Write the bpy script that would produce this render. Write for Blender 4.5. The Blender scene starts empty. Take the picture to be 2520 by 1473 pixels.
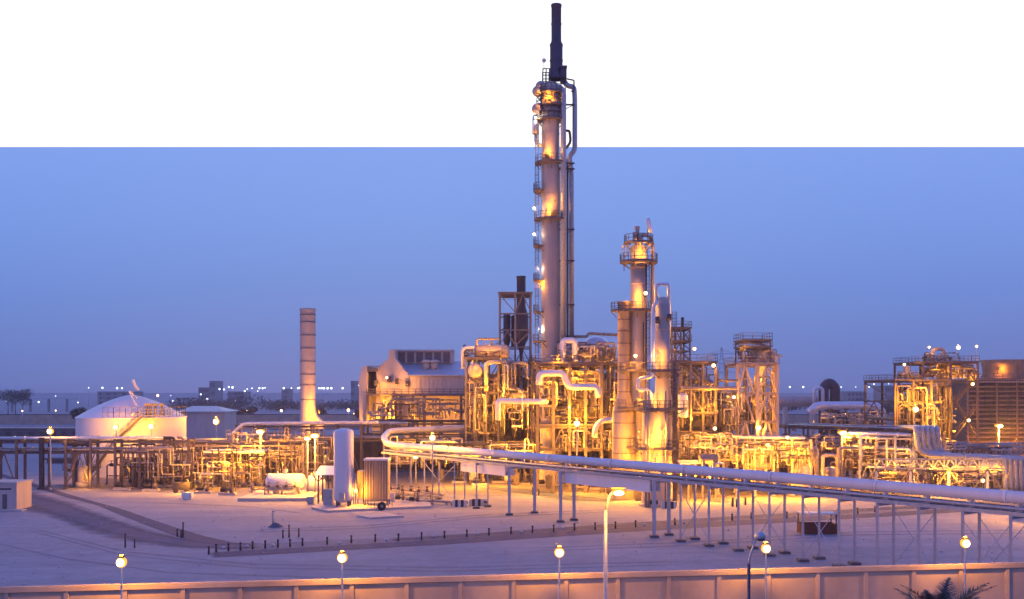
import bpy, math, random
from mathutils import Vector, Matrix
R = math.radians
PI = math.pi
scene = bpy.context.scene
col = scene.collection

# ------------------------------------------------------------------ camera
CAM_H, FOC, CX, HOR = 15.0, 2500.0, 1259.5, 962.0   # metres, focal and picture units of a 2519-wide frame
cam_d = bpy.data.cameras.new('camera')
cam_d.sensor_width = 36.0
cam_d.lens = 36.0 * FOC / 2519.0
cam_d.shift_y = (HOR - 736.0) / 2519.0
cam_d.clip_start = 0.5
cam_d.clip_end = 20000
cam = bpy.data.objects.new('camera', cam_d)
col.objects.link(cam)
cam.location = (0, 0, CAM_H)
cam.rotation_euler = (R(90), 0, 0)
scene.camera = cam

# ------------------------------------------------------------------ sky
world = bpy.data.worlds.new('World')
scene.world = world
world.use_nodes = True
wn, wl = world.node_tree.nodes, world.node_tree.links
wn.clear()
w_out = wn.new('ShaderNodeOutputWorld')
w_bg = wn.new('ShaderNodeBackground')
w_tc = wn.new('ShaderNodeTexCoord')
w_sep = wn.new('ShaderNodeSeparateXYZ')
wl.new(w_tc.outputs['Generated'], w_sep.inputs[0])
def wmath(op, a, b=None, clamp=False):
    n = wn.new('ShaderNodeMath'); n.operation = op; n.use_clamp = clamp
    for i, v in enumerate((a, b)):
        if v is None: continue
        if isinstance(v, (int, float)): n.inputs[i].default_value = v
        else: wl.new(v, n.inputs[i])
    return n.outputs[0]
def wramp(fac, stops):
    n = wn.new('ShaderNodeValToRGB'); cr = n.color_ramp
    while len(cr.elements) < len(stops): cr.elements.new(0.5)
    for e, (p, c) in zip(cr.elements, stops):
        e.position = p; e.color = (c[0], c[1], c[2], 1)
    wl.new(fac, n.inputs[0]); return n.outputs[0]
def lin(r, g, b):
    f = lambda c: (c/255/12.92) if c/255 <= .04045 else ((c/255+.055)/1.055)**2.4
    return (f(r), f(g), f(b))
sx, sy, sz = w_sep.outputs
front = wmath('MAXIMUM', sy, 0.35)
el = wmath('DIVIDE', sz, front)                      # slope of the view above the horizon
side = wmath('DIVIDE', sx, front)
ramp_c = wramp(wmath('MULTIPLY', el, 2.0, True), [
    (0.0, lin(120, 126, 186)), (0.02, lin(119, 131, 193)), (0.09, lin(114, 139, 205)), (0.2, lin(113, 145, 215)),
    (0.33, lin(120, 155, 227)), (0.5, lin(129, 162, 236)), (1.0, lin(100, 132, 236))])
ramp_s = wramp(wmath('MULTIPLY', el, 2.0, True), [
    (0.0, lin(86, 107, 173)), (0.02, lin(90, 115, 184)), (0.09, lin(91, 126, 200)), (0.2, lin(95, 135, 213)),
    (0.33, lin(109, 146, 225)), (0.5, lin(122, 156, 234)), (1.0, lin(100, 132, 236))])
w_mix = wn.new('ShaderNodeMix'); w_mix.data_type = 'RGBA'
wl.new(wmath('POWER', wmath('MULTIPLY', wmath('ABSOLUTE', wmath('ADD', side, 0.1)), 1.9, True), 1.3), w_mix.inputs[0])
wl.new(ramp_c, w_mix.inputs[6]); wl.new(ramp_s, w_mix.inputs[7])
# blank white band added to the sky, not a cloud: starts at a straight edge ahead and passes out of sight overhead
w_white_band = wmath('MULTIPLY', wmath('MULTIPLY', wmath('SUBTRACT', el, 0.2399), 4000.0, True),
               wmath('MULTIPLY', wmath('SUBTRACT', 0.62, el), 8.0, True))
w_white_band = wmath('MULTIPLY', w_white_band, wmath('MULTIPLY', wmath('SUBTRACT', sy, 0.3), 5.0, True))
w_mix2 = wn.new('ShaderNodeMix'); w_mix2.data_type = 'RGBA'
wl.new(w_white_band, w_mix2.inputs[0])
wl.new(w_mix.outputs[2], w_mix2.inputs[6]); w_mix2.inputs[7].default_value = (1.2, 1.2, 1.2, 1)
# a little real twilight sky over everything
w_sky = wn.new('ShaderNodeTexSky'); w_sky.sky_type = 'NISHITA'; w_sky.sun_disc = False
w_sky.sun_elevation = R(1.0); w_sky.sun_rotation = R(-115)
w_add = wn.new('ShaderNodeMix'); w_add.data_type = 'RGBA'; w_add.blend_type = 'ADD'; w_add.inputs[0].default_value = 0.02
wl.new(w_mix2.outputs[2], w_add.inputs[6]); wl.new(w_sky.outputs[0], w_add.inputs[7])
wl.new(w_add.outputs[2], w_bg.inputs[0])
w_bg.inputs[1].default_value = 1.07
wl.new(w_bg.outputs[0], w_out.inputs[0])

# last glow of the set sun: low, soft and weak, from the left
sun_d = bpy.data.lights.new('sun', 'SUN')
sun_d.energy = 0.26; sun_d.angle = R(30); sun_d.color = (1.0, 0.62, 0.5)
sun = bpy.data.objects.new('sun', sun_d); col.objects.link(sun)
sun.rotation_euler = Vector((0.80, 0.50, -0.22)).to_track_quat('-Z', 'Y').to_euler()
scene.view_settings.view_transform = 'Standard'
scene.view_settings.look = 'None'
scene.view_settings.exposure = 0.0
scene.view_settings.gamma = 1.0
scene.render.engine = 'CYCLES'
scene.cycles.use_denoising = True
scene.cycles.max_bounces = 4
scene.cycles.diffuse_bounces = 2
scene.cycles.glossy_bounces = 2
scene.cycles.transparent_max_bounces = 6
scene.cycles.sample_clamp_indirect = 4.0
scene.cycles.caustics_reflective = False
scene.cycles.caustics_refractive = False
scene.cycles.use_light_tree = True

# ------------------------------------------------------------------ picture -> place
def X(px, D): return (px - CX) * D / FOC
def Z(py, D): return CAM_H - (py - HOR) * D / FOC
def W(px, py, D): return Vector((X(px, D), D, Z(py, D)))
def DG(py): return CAM_H * FOC / (py - HOR)          # how far away the ground is at a picture height
def G(px, py, z=0.0):
    D = DG(py); return Vector((X(px, D), D, z))

# ------------------------------------------------------------------ materials
def mat(name, c, rough=0.6, metal=0.0, var=0.15, scale=1.2, bump=0.0, c2=None, streak=False):
    m = bpy.data.materials.new(name); m.use_nodes = True
    n, l = m.node_tree.nodes, m.node_tree.links
    b = n['Principled BSDF']; b.inputs['Roughness'].default_value = rough; b.inputs['Metallic'].default_value = metal
    geo = n.new('ShaderNodeNewGeometry')
    mp = n.new('ShaderNodeMapping'); l.new(geo.outputs['Position'], mp.inputs[0])
    if streak: mp.inputs['Scale'].default_value = (1, 1, 0.12)
    nz = n.new('ShaderNodeTexNoise'); nz.inputs['Scale'].default_value = scale; nz.inputs['Detail'].default_value = 6
    nz.inputs['Roughness'].default_value = 0.62
    l.new(mp.outputs[0], nz.inputs['Vector'])
    rp = n.new('ShaderNodeValToRGB'); rp.color_ramp.elements[0].position = 0.3; rp.color_ramp.elements[1].position = 0.7
    d = c2 or tuple(max(0, x * (1 - var * 2)) for x in c)
    rp.color_ramp.elements[0].color = (*d, 1); rp.color_ramp.elements[1].color = (*[min(1, x * (1 + var * .5)) for x in c], 1)
    l.new(nz.outputs[0], rp.inputs[0]); l.new(rp.outputs[0], b.inputs['Base Color'])
    if bump:
        bp = n.new('ShaderNodeBump'); bp.inputs['Strength'].default_value = bump; bp.inputs['Distance'].default_value = 0.1
        l.new(nz.outputs[0], bp.inputs['Height']); l.new(bp.outputs[0], b.inputs['Normal'])
    return m
def glow(name, c, s):
    m = bpy.data.materials.new(name); m.use_nodes = True
    n, l = m.node_tree.nodes, m.node_tree.links; n.clear()
    o = n.new('ShaderNodeOutputMaterial'); e = n.new('ShaderNodeEmission')
    e.inputs[0].default_value = (*c, 1); e.inputs[1].default_value = s; l.new(e.outputs[0], o.inputs[0])
    return m
M = dict(
    cream=mat('cream_painted_steel', (.43, .355, .31), .45, 0, .1, .5, streak=True),
    white=mat('white_painted_steel', (.74, .71, .72), .4, 0, .06, .6, streak=True),
    tank=mat('white_tank_paint', (.72, .68, .68), .5, 0, .05, .3, streak=True),
    clad=mat('aluminium_cladding', (.68, .69, .75), .32, .45, .1, 2),
    pipe=mat('painted_pipe', (.30, .25, .23), .45, .1, .15, 2),
    steel=mat('painted_structural_steel', (.15, .12, .12), .6, .1, .2, 3),
    galv=mat('galvanised_steel', (.42, .43, .47), .45, .4, .15, 3),
    rackm=mat('pale_blue_grey_steel', (.44, .46, .54), .5, .1, .12, 3),
    gsteel=mat('blue_grey_steel', (.17, .17, .22), .55, .15, .15, 3),
    dark=mat('dark_steel', (.06, .05, .06), .55, .2, .3, 3),
    stack=mat('dark_blue_stack_paint', (.045, .045, .085), .55, .1, .3, .6, streak=True),
    brick=mat('stained_stack_lining', (.42, .32, .25), .7, 0, .2, 1.0, streak=True),
    conc=mat('concrete', (.50, .45, .42), .85, 0, .12, 2, .2),
    fence=mat('boundary_wall_render', (.46, .355, .28), .85, 0, .14, .35, .1),
    roof=mat('pale_roof_sheet', (.50, .52, .56), .45, .3, .08, 1),
    clay=mat('tan_wall_cladding', (.55, .46, .42), .65, 0, .1, .6, streak=True),
    louver=mat('louvre_dark_grey', (.16, .14, .17), .7, 0, .2, 4),
    wood=mat('brown_slatted_timber', (.36, .21, .12), .75, 0, .3, 1.5, streak=True),
    shade=mat('dark_backdrop_brown', (.12, .075, .055), .75, 0, .25, 1.0, streak=True),  # kept dark so the added backdrop blocks stand for shade in the gaps
    rust=mat('rusty_skip_paint', (.16, .045, .02), .8, 0, .3, 2),
    black=mat('black_paint', (.02, .018, .02), .5, 0, .2, 3),
    rubber=mat('black_rubber', (.03, .028, .03), .8, 0, .2, 5),
    leaf=mat('dark_palm_leaf', (.035, .045, .045), .6, 0, .4, 3),
    tree=mat('dusty_tree_leaf', (.06, .065, .06), .8, 0, .4, .3),
    bark=mat('palm_bark', (.12, .09, .07), .9, 0, .3, 4, .3),
    farb=mat('distant_building_render', (.26, .25, .27), .8, 0, .15, .1),
    bund=mat('dark_bund_wall', (.10, .10, .13), .8, 0, .2, .4),
    stone=mat('pale_kerb_stone', (.62, .58, .56), .8, 0, .1, 3),
)
SOD = (1.0, 0.375, 0.018)
LAMP_K = 2.5                                             # every sodium lamp of the plant
EM = {}
def em(s, c=SOD, tag='sodium'):
    k = (tag, s)
    if k not in EM: EM[k] = glow(f'{tag}_lamp_glass', c, s)
    return EM[k]

# ------------------------------------------------------------------ mesh builder
class MB:
    def __init__(s): s.v, s.f, s.s, s.m = [], [], [], []
    def add(s, vs, fs, smooth=False, mi=0):
        o = len(s.v); s.v += [tuple(v) for v in vs]
        for f in fs: s.f.append(tuple(i + o for i in f)); s.s.append(smooth); s.m.append(mi)
        return s
    def box(s, a, b, mi=0):
        (x0, y0, z0), (x1, y1, z1) = a, b
        x0, x1 = min(x0, x1), max(x0, x1); y0, y1 = min(y0, y1), max(y0, y1); z0, z1 = min(z0, z1), max(z0, z1)
        vs = [(x, y, z) for z in (z0, z1) for y in (y0, y1) for x in (x0, x1)]
        return s.add(vs, [(0, 2, 3, 1), (4, 5, 7, 6), (0, 1, 5, 4), (2, 6, 7, 3), (0, 4, 6, 2), (1, 3, 7, 5)], False, mi)
    def bar(s, p, q, w, h=None, mi=0):
        p, q = Vector(p), Vector(q); h = h or w
        d = q - p
        if d.length < 1e-6: return s
        d.normalize()
        up = Vector((0, 0, 1)) if abs(d.z) < .95 else Vector((0, 1, 0))
        a = d.cross(up).normalized() * (w / 2); b = a.cross(d).normalized() * (h / 2)
        vs = [c + i * a + j * b for c in (p, q) for i, j in ((-1, -1), (1, -1), (1, 1), (-1, 1))]
        return s.add(vs, [(0, 1, 2, 3), (7, 6, 5, 4), (0, 4, 5, 1), (1, 5, 6, 2), (2, 6, 7, 3), (3, 7, 4, 0)], False, mi)
    def hbeam(s, p, q, w, t=None):                      # an I section: two flanges and a web
        p, q = Vector(p), Vector(q); d = (q - p).normalized(); t = t or w * .14
        up = Vector((0, 0, 1)) if abs(d.z) < .95 else Vector((0, 1, 0))
        a = d.cross(up).normalized(); b = a.cross(d).normalized()
        s.bar(p + b * (w/2 - t/2), q + b * (w/2 - t/2), w, t); s.bar(p - b * (w/2 - t/2), q - b * (w/2 - t/2), w, t)
        s.bar(p, q, t, w - 2*t); return s
    def cyl(s, p, q, r, r2=None, n=12, mi=0, cap=True, smooth=True):
        p, q = Vector(p), Vector(q); r2 = r if r2 is None else r2
        d = (q - p).normalized(); up = Vector((0, 0, 1)) if abs(d.z) < .95 else Vector((1, 0, 0))
        a = d.cross(up).normalized(); b = a.cross(d).normalized(); vs = []
        for c, rr in ((p, r), (q, r2)):
            vs += [c + (a * math.cos(2*PI*k/n) + b * math.sin(2*PI*k/n)) * rr for k in range(n)]
        s.add(vs, [(k, n + k, n + (k+1) % n, (k+1) % n) for k in range(n)], smooth, mi)
        if cap:
            o = len(s.v) - 2*n
            for f in (tuple(o + k for k in range(n)), tuple(o + 2*n - 1 - k for k in range(n))):
                s.f.append(f); s.s.append(False); s.m.append(mi)
        return s
    def lathe(s, c, prof, n=32, mi=0, smooth=True, axis=None):   # prof: (radius, height) pairs
        c = Vector(c); vs = []
        if axis is None: ax, u, v = Vector((0, 0, 1)), Vector((1, 0, 0)), Vector((0, 1, 0))
        else:
            ax = Vector(axis).normalized(); u = ax.cross(Vector((0, 0, 1))).normalized(); v = ax.cross(u)
        for r, h in prof:
            vs += [c + ax*h + (u*math.cos(2*PI*k/n) + v*math.sin(2*PI*k/n))*max(r, .001) for k in range(n)]
        fs = [(i*n + k, i*n + (k+1) % n, (i+1)*n + (k+1) % n, (i+1)*n + k) for i in range(len(prof)-1) for k in range(n)]
        return s.add(vs, fs, smooth, mi)
    def ball(s, c, r, n=10, m=6, mi=0, sz=1.0):
        return s.lathe(c, [(r*math.sin(PI*i/m), -r*sz*math.cos(PI*i/m)) for i in range(m+1)], n, mi)
    def tube(s, pts, r, bend=None, n=10, mi=0):
        pts = [Vector(p) for p in pts]; bend = bend if bend is not None else r * 3
        out = [pts[0]]
        for i in range(1, len(pts)-1):
            a, b, c = pts[i-1], pts[i], pts[i+1]
            u, v = (a-b), (c-b); L = min(bend, u.length*.49, v.length*.49); u.normalize(); v.normalize()
            if u.dot(v) < -.999: continue
            p0, p2 = b + u*L, b + v*L
            for k in range(6):
                t = k/5; out.append((1-t)**2*p0 + 2*t*(1-t)*b + t*t*p2)
        out.append(pts[-1]); rings = []
        d = (out[1]-out[0]).normalized(); up = Vector((0, 0, 1)) if abs(d.z) < .9 else Vector((1, 0, 0))
        a = d.cross(up).normalized()
        for i, p in enumerate(out):
            d = (out[min(i+1, len(out)-1)] - out[max(i-1, 0)]).normalized()
            a = (a - d*a.dot(d)).normalized(); b = d.cross(a)
            rings += [p + (a*math.cos(2*PI*k/n) + b*math.sin(2*PI*k/n))*r for k in range(n)]
        m = len(out)
        s.add(rings, [(i*n+k, i*n+(k+1) % n, (i+1)*n+(k+1) % n, (i+1)*n+k) for i in range(m-1) for k in range(n)], True, mi)
        o = len(s.v) - m*n
        for f in (tuple(o+n-1-k for k in range(n)), tuple(o+(m-1)*n+k for k in range(n))):
            s.f.append(f); s.s.append(False); s.m.append(mi)
        return s
    def prism(s, poly, y0, y1, mi=0):                   # polygon in x,z pushed through y
        n = len(poly)
        vs = [(x, y0, z) for x, z in poly] + [(x, y1, z) for x, z in poly]
        return s.add(vs, [tuple(range(n)), tuple(range(2*n-1, n-1, -1))] + [(i, n+i, n+(i+1) % n, (i+1) % n) for i in range(n)], False, mi)
    def empty(s): return not s.v

ROOT = {}                                               # object name -> world origin of its thing
def link(o, parent=None):
    col.objects.link(o)
    if parent is not None: o.parent = parent
    return o
def build(name, mb, m, parent=None, origin=None):
    if not mb.v: return None
    if parent is not None: org = ROOT[parent.name]
    elif origin is not None: org = Vector(origin)
    else:
        xs = [v[0] for v in mb.v]; ys = [v[1] for v in mb.v]; zs = [v[2] for v in mb.v]
        org = Vector(((min(xs)+max(xs))/2, (min(ys)+max(ys))/2, min(zs)))
    me = bpy.data.meshes.new(name)
    me.from_pydata([(v[0]-org.x, v[1]-org.y, v[2]-org.z) for v in mb.v], [], mb.f)
    me.polygons.foreach_set('use_smooth', mb.s)
    for q in (m if isinstance(m, (list, tuple)) else [m]): me.materials.append(M[q] if isinstance(q, str) else q)
    if any(mb.m): me.polygons.foreach_set('material_index', mb.m)
    me.update()
    o = link(bpy.data.objects.new(name, me), parent)
    if parent is None: o.location = org
    ROOT[o.name] = org
    return o
LABELS = set()
def tag(o, label, cat, group=None, kind=None):
    o['label'] = label; o['category'] = cat
    if group: o['group'] = group
    if kind: o['kind'] = kind
    LABELS.add(label)
    return o
def thing(name, loc, label, cat, group=None, kind=None):
    o = link(bpy.data.objects.new(name, None)); o.location = loc; o.empty_display_size = .5
    ROOT[o.name] = Vector(loc)
    return tag(o, label, cat, group, kind)
def structure(name, mb, m):
    o = build(name, mb, m); o['kind'] = 'structure'; return o
ORD = ['first', 'second', 'third', 'fourth', 'fifth', 'sixth', 'seventh', 'eighth', 'ninth', 'tenth', 'eleventh', 'twelfth',
       'thirteenth', 'fourteenth', 'fifteenth', 'sixteenth', 'seventeenth', 'eighteenth', 'nineteenth', 'twentieth',
       'twenty-first', 'twenty-second', 'twenty-third', 'twenty-fourth', 'twenty-fifth', 'twenty-sixth', 'twenty-seventh', 'twenty-eighth',
       'twenty-ninth', 'thirtieth', 'thirty-first', 'thirty-second', 'thirty-third', 'thirty-fourth', 'thirty-fifth', 'thirty-sixth']
# ------------------------------------------------------------------ the ground and what is painted or worn into it
g = MB(); N = 60
def gridpt(i, j):
    u = i / N * 2 - 1; v = j / N
    y = -60 + 14000 * v ** 3
    return (u * (400 + y * 1.1), y, 0)
g.add([gridpt(i, j) for j in range(N+1) for i in range(N+1)],
      [(j*(N+1)+i, j*(N+1)+i+1, (j+1)*(N+1)+i+1, (j+1)*(N+1)+i) for j in range(N) for i in range(N)])
m = mat('desert_sand', (.295, .29, .335), .95, 0, .10, .03, .0)
nt = m.node_tree; n_, l_ = nt.nodes, nt.links
bs = n_['Principled BSDF']; old = bs.inputs['Base Color'].links[0].from_socket
geo = n_.new('ShaderNodeNewGeometry')
n2 = n_.new('ShaderNodeTexNoise'); n2.inputs['Scale'].default_value = .7; n2.inputs['Detail'].default_value = 12; n2.inputs['Roughness'].default_value = .7
l_.new(geo.outputs['Position'], n2.inputs['Vector'])
mr = n_.new('ShaderNodeMapRange'); mr.inputs[1].default_value = .3; mr.inputs[2].default_value = .7; mr.inputs[3].default_value = .80; mr.inputs[4].default_value = 1.12
l_.new(n2.outputs[0], mr.inputs[0])
mp = n_.new('ShaderNodeMapping'); mp.inputs['Scale'].default_value = (.05, .35, 1); mp.inputs['Rotation'].default_value = (0, 0, R(-14))
l_.new(geo.outputs['Position'], mp.inputs[0])
n3 = n_.new('ShaderNodeTexNoise'); n3.inputs['Scale'].default_value = 1.0; n3.inputs['Detail'].default_value = 5
l_.new(mp.outputs[0], n3.inputs['Vector'])
mr3 = n_.new('ShaderNodeMapRange'); mr3.inputs[1].default_value = .35; mr3.inputs[2].default_value = .65; mr3.inputs[3].default_value = .88; mr3.inputs[4].default_value = 1.06
l_.new(n3.outputs[0], mr3.inputs[0])
mm = n_.new('ShaderNodeMath'); mm.operation = 'MULTIPLY'; l_.new(mr.outputs[0], mm.inputs[0]); l_.new(mr3.outputs[0], mm.inputs[1])
vm = n_.new('ShaderNodeVectorMath'); vm.operation = 'SCALE'; l_.new(old, vm.inputs[0]); l_.new(mm.outputs[0], vm.inputs['Scale'])
l_.new(vm.outputs[0], bs.inputs['Base Color'])
bp = n_.new('ShaderNodeBump'); bp.inputs['Strength'].default_value = .25; bp.inputs['Distance'].default_value = .12
l_.new(n2.outputs[0], bp.inputs['Height']); l_.new(bp.outputs[0], bs.inputs['Normal'])
structure('ground', g, m)

def soft_mat(name, c, edge=.25, amt=1.0):
    """A sheet worn or laid into the sand: its rim frays into the ground."""
    m = mat(name, c, .9, 0, .2, .6)
    n, l = m.node_tree.nodes, m.node_tree.links; b = n['Principled BSDF']
    uv = n.new('ShaderNodeUVMap'); sp = n.new('ShaderNodeSeparateXYZ'); l.new(uv.outputs[0], sp.inputs[0])
    def mth(op, a, b2, cl=False):
        q = n.new('ShaderNodeMath'); q.operation = op; q.use_clamp = cl
        for i, v in enumerate((a, b2)):
            if isinstance(v, (int, float)): q.inputs[i].default_value = v
            else: l.new(v, q.inputs[i])
        return q.outputs[0]
    d = mth('MINIMUM', sp.outputs[1], mth('SUBTRACT', 1.0, sp.outputs[1]))
    e = mth('MINIMUM', mth('MULTIPLY', mth('MINIMUM', sp.outputs[0], mth('SUBTRACT', 1.0, sp.outputs[0])), 6.0), d)
    nz = n.new('ShaderNodeTexNoise'); nz.inputs['Scale'].default_value = .5; nz.inputs['Detail'].default_value = 5
    ge = n.new('ShaderNodeNewGeometry'); l.new(ge.outputs['Position'], nz.inputs['Vector'])
    e = mth('ADD', e, mth('MULTIPLY', mth('SUBTRACT', nz.outputs[0], .5), edge))
    al = mth('MULTIPLY', mth('DIVIDE', e, edge, True), amt)
    l.new(al, b.inputs['Alpha'])
    return m
def strip(name, top, bot, z, m):
    """Ground sheet between two picture-height lines [(px, py)] laid flat at z."""
    n = 40
    def samp(line, t):
        L = [0]
        for a, b in zip(line, line[1:]): L.append(L[-1] + abs(b[0]-a[0]) + abs(b[1]-a[1]))
        s = t * L[-1]
        for i in range(len(line)-1):
            if s <= L[i+1] or i == len(line)-2:
                k = (s - L[i]) / max(1e-6, L[i+1]-L[i]); a, b = line[i], line[i+1]
                return (a[0]+(b[0]-a[0])*k, a[1]+(b[1]-a[1])*k)
    k = MB(); vs = []
    for i in range(n+1):
        for line in (top, bot): vs.append(G(*samp(line, i/n), z))
    k.add(vs, [(2*i, 2*i+1, 2*i+3, 2*i+2) for i in range(n)])
    o = structure(name, k, m)
    uvl = o.data.uv_layers.new(name='UVMap')
    for p in o.data.polygons:
        for li in p.loop_indices:
            vi = o.data.loops[li].vertex_index
            uvl.data[li].uv = (vi // 2 / n, vi % 2)
    return o
tar = soft_mat('old_asphalt', (.035, .05, .13), .08)
wear = soft_mat('damp_wheel_track', (.05, .07, .16), .36, 1.0)
midroad = soft_mat('dusty_road', (.31, .29, .34), .3, .6)
strip('road', [(520, 1337), (800, 1326), (1100, 1314), (1500, 1292), (2000, 1262), (2600, 1228)],
      [(520, 1364), (800, 1352), (1100, 1336), (1500, 1308), (2000, 1280), (2600, 1242)], .004, midroad)
strip('road_edge', [(516, 1357), (800, 1342), (1100, 1324), (1500, 1297), (1900, 1273), (2100, 1263), (2600, 1236)],
      [(516, 1371), (800, 1355), (1100, 1338), (1500, 1310), (1900, 1286), (2100, 1274), (2600, 1244)], .008, tar)
strip('road_shoulder', [(960, 1324), (1200, 1308), (1500, 1287), (1800, 1268), (2100, 1250), (2600, 1221)],
      [(960, 1330), (1200, 1317), (1500, 1296), (1800, 1276), (2100, 1258), (2600, 1229)], .010, tar)
strip('track', [(50, 1198), (170, 1230), (270, 1266), (370, 1300), (460, 1322), (560, 1332), (640, 1334)],
      [(10, 1243), (120, 1272), (220, 1312), (335, 1338), (440, 1348), (560, 1351), (640, 1347)], .012, wear)
strip('ditch_channel', [(-40, 1150), (100, 1192), (150, 1208), (240, 1234), (300, 1250), (400, 1285), (500, 1316), (590, 1336)],
      [(-40, 1158), (100, 1202), (150, 1218), (240, 1242), (300, 1268), (400, 1306), (470, 1330), (540, 1340)], .016, tar)
strip('side_track', [(1200, 1195), (1300, 1200), (1400, 1214), (1490, 1224), (1560, 1222)],
      [(1180, 1200), (1290, 1214), (1400, 1232), (1490, 1234), (1560, 1228)], .012, wear)
strip('yard_paving', [(250, 1150), (700, 1150), (1200, 1150), (1700, 1150), (2600, 1140)],
      [(110, 1205), (500, 1212), (1190, 1218), (1750, 1236), (2600, 1215)], .006, soft_mat('oil_stained_concrete_paving', (.24, .20, .18), .2, .9))
faint = soft_mat('faint_tyre_track', (.24, .23, .28), .6, .4)
for i, (a, b) in enumerate((([(60, 1290), (300, 1352), (620, 1384), (1100, 1392), (1700, 1376)], 3), ([(60, 1297), (300, 1361), (620, 1393), (1100, 1401), (1700, 1384)], 3), ([(620, 1300), (900, 1290), (1200, 1262), (1500, 1250)], 2.2), ([(620, 1306), (900, 1296), (1200, 1268), (1500, 1256)], 2.2),
        ([(-20, 1330), (160, 1370), (420, 1405), (900, 1420)], 3), ([(1300, 1345), (1700, 1330), (2100, 1305), (2560, 1300)], 2.4), ([(1300, 1353), (1700, 1338), (2100, 1312), (2560, 1307)], 2.4), ([(350, 1232), (620, 1243), (760, 1262)], 2))):
    strip('tyre_track', [(x, y) for x, y in a], [(x, y+b*1.8) for x, y in a], .018+.001*i, faint)
strip('back_road', [(0, 1046), (900, 1046)], [(0, 1056), (900, 1056)], .02, tar)

# ------------------------------------------------------------------ small builders used again and again
def railing(mb, pts, h=1.1, r=.035, closed=False, step=1.6):
    P = [Vector(p) for p in pts]
    if closed: P.append(P[0])
    for a, b in zip(P, P[1:]):
        n = max(1, round((b-a).length / step))
        for k in range(n+1):
            c = a.lerp(b, k/n); mb.bar(c, c + Vector((0, 0, h)), r*2)
        for q in (h, h*.52): mb.bar(a + Vector((0, 0, q)), b + Vector((0, 0, q)), r*2)
        mb.bar(a + Vector((0, 0, .08)), b + Vector((0, 0, .08)), .02, .16)
    return mb
def ring_platform(root, cx, cy, z, r0, r1, a0=0, a1=360, m='steel', rail=True):
    n = max(6, int((a1-a0)/20)); A = [R(a0 + (a1-a0)*k/n) for k in range(n+1)]
    d = MB(); vs = []
    for a in A:
        for r, zz in ((r0, z), (r1, z), (r1, z-.18), (r0, z-.18)): vs.append((cx + r*math.cos(a), cy + r*math.sin(a), zz))
    fs = []
    for k in range(n):
        for q in range(4): fs.append((4*k+q, 4*k+(q+1) % 4, 4*k+4+(q+1) % 4, 4*k+4+q))
    fs += [(0, 3, 2, 1), (4*n, 4*n+1, 4*n+2, 4*n+3)]
    d.add(vs, fs)
    for a in A[::3]:
        d.bar((cx+r1*.97*math.cos(a), cy+r1*.97*math.sin(a), z-.2), (cx+r0*math.cos(a), cy+r0*math.sin(a), z-1.0), .1)
    o = build('platform', d, m, root)
    if rail:
        k = MB(); railing(k, [(cx+(r1-.06)*math.cos(a), cy+(r1-.06)*math.sin(a), z) for a in A]); build('railing', k, m, o)
    return o
def ladder(root, x, y, z0, z1, ang=0, m='galv', cage=True):
    k = MB(); c, s = math.cos(R(ang)), math.sin(R(ang))
    def p(u, v, z): return (x + u*c - v*s, y + u*s + v*c, z)
    for u in (-.25, .25): k.bar(p(u, 0, z0), p(u, 0, z1), .07)
    z = z0
    while z < z1: k.bar(p(-.25, 0, z), p(.25, 0, z), .04); z += .5
    if cage:
        z = z0 + 2.2
        while z < z1:
            q = [p(.38*math.cos(PI*t/5), -.7*math.sin(PI*t/5), z) for t in range(6)]
            for a, b in zip(q, q[1:]): k.bar(a, b, .05)
            z += 1.2
        for t in (1, 2, 3, 4): k.bar(p(.38*math.cos(PI*t/5), -.7*math.sin(PI*t/5), z0+2.2), p(.38*math.cos(PI*t/5), -.7*math.sin(PI*t/5), z1), .045)
    return build('ladder', k, m, root)
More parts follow.
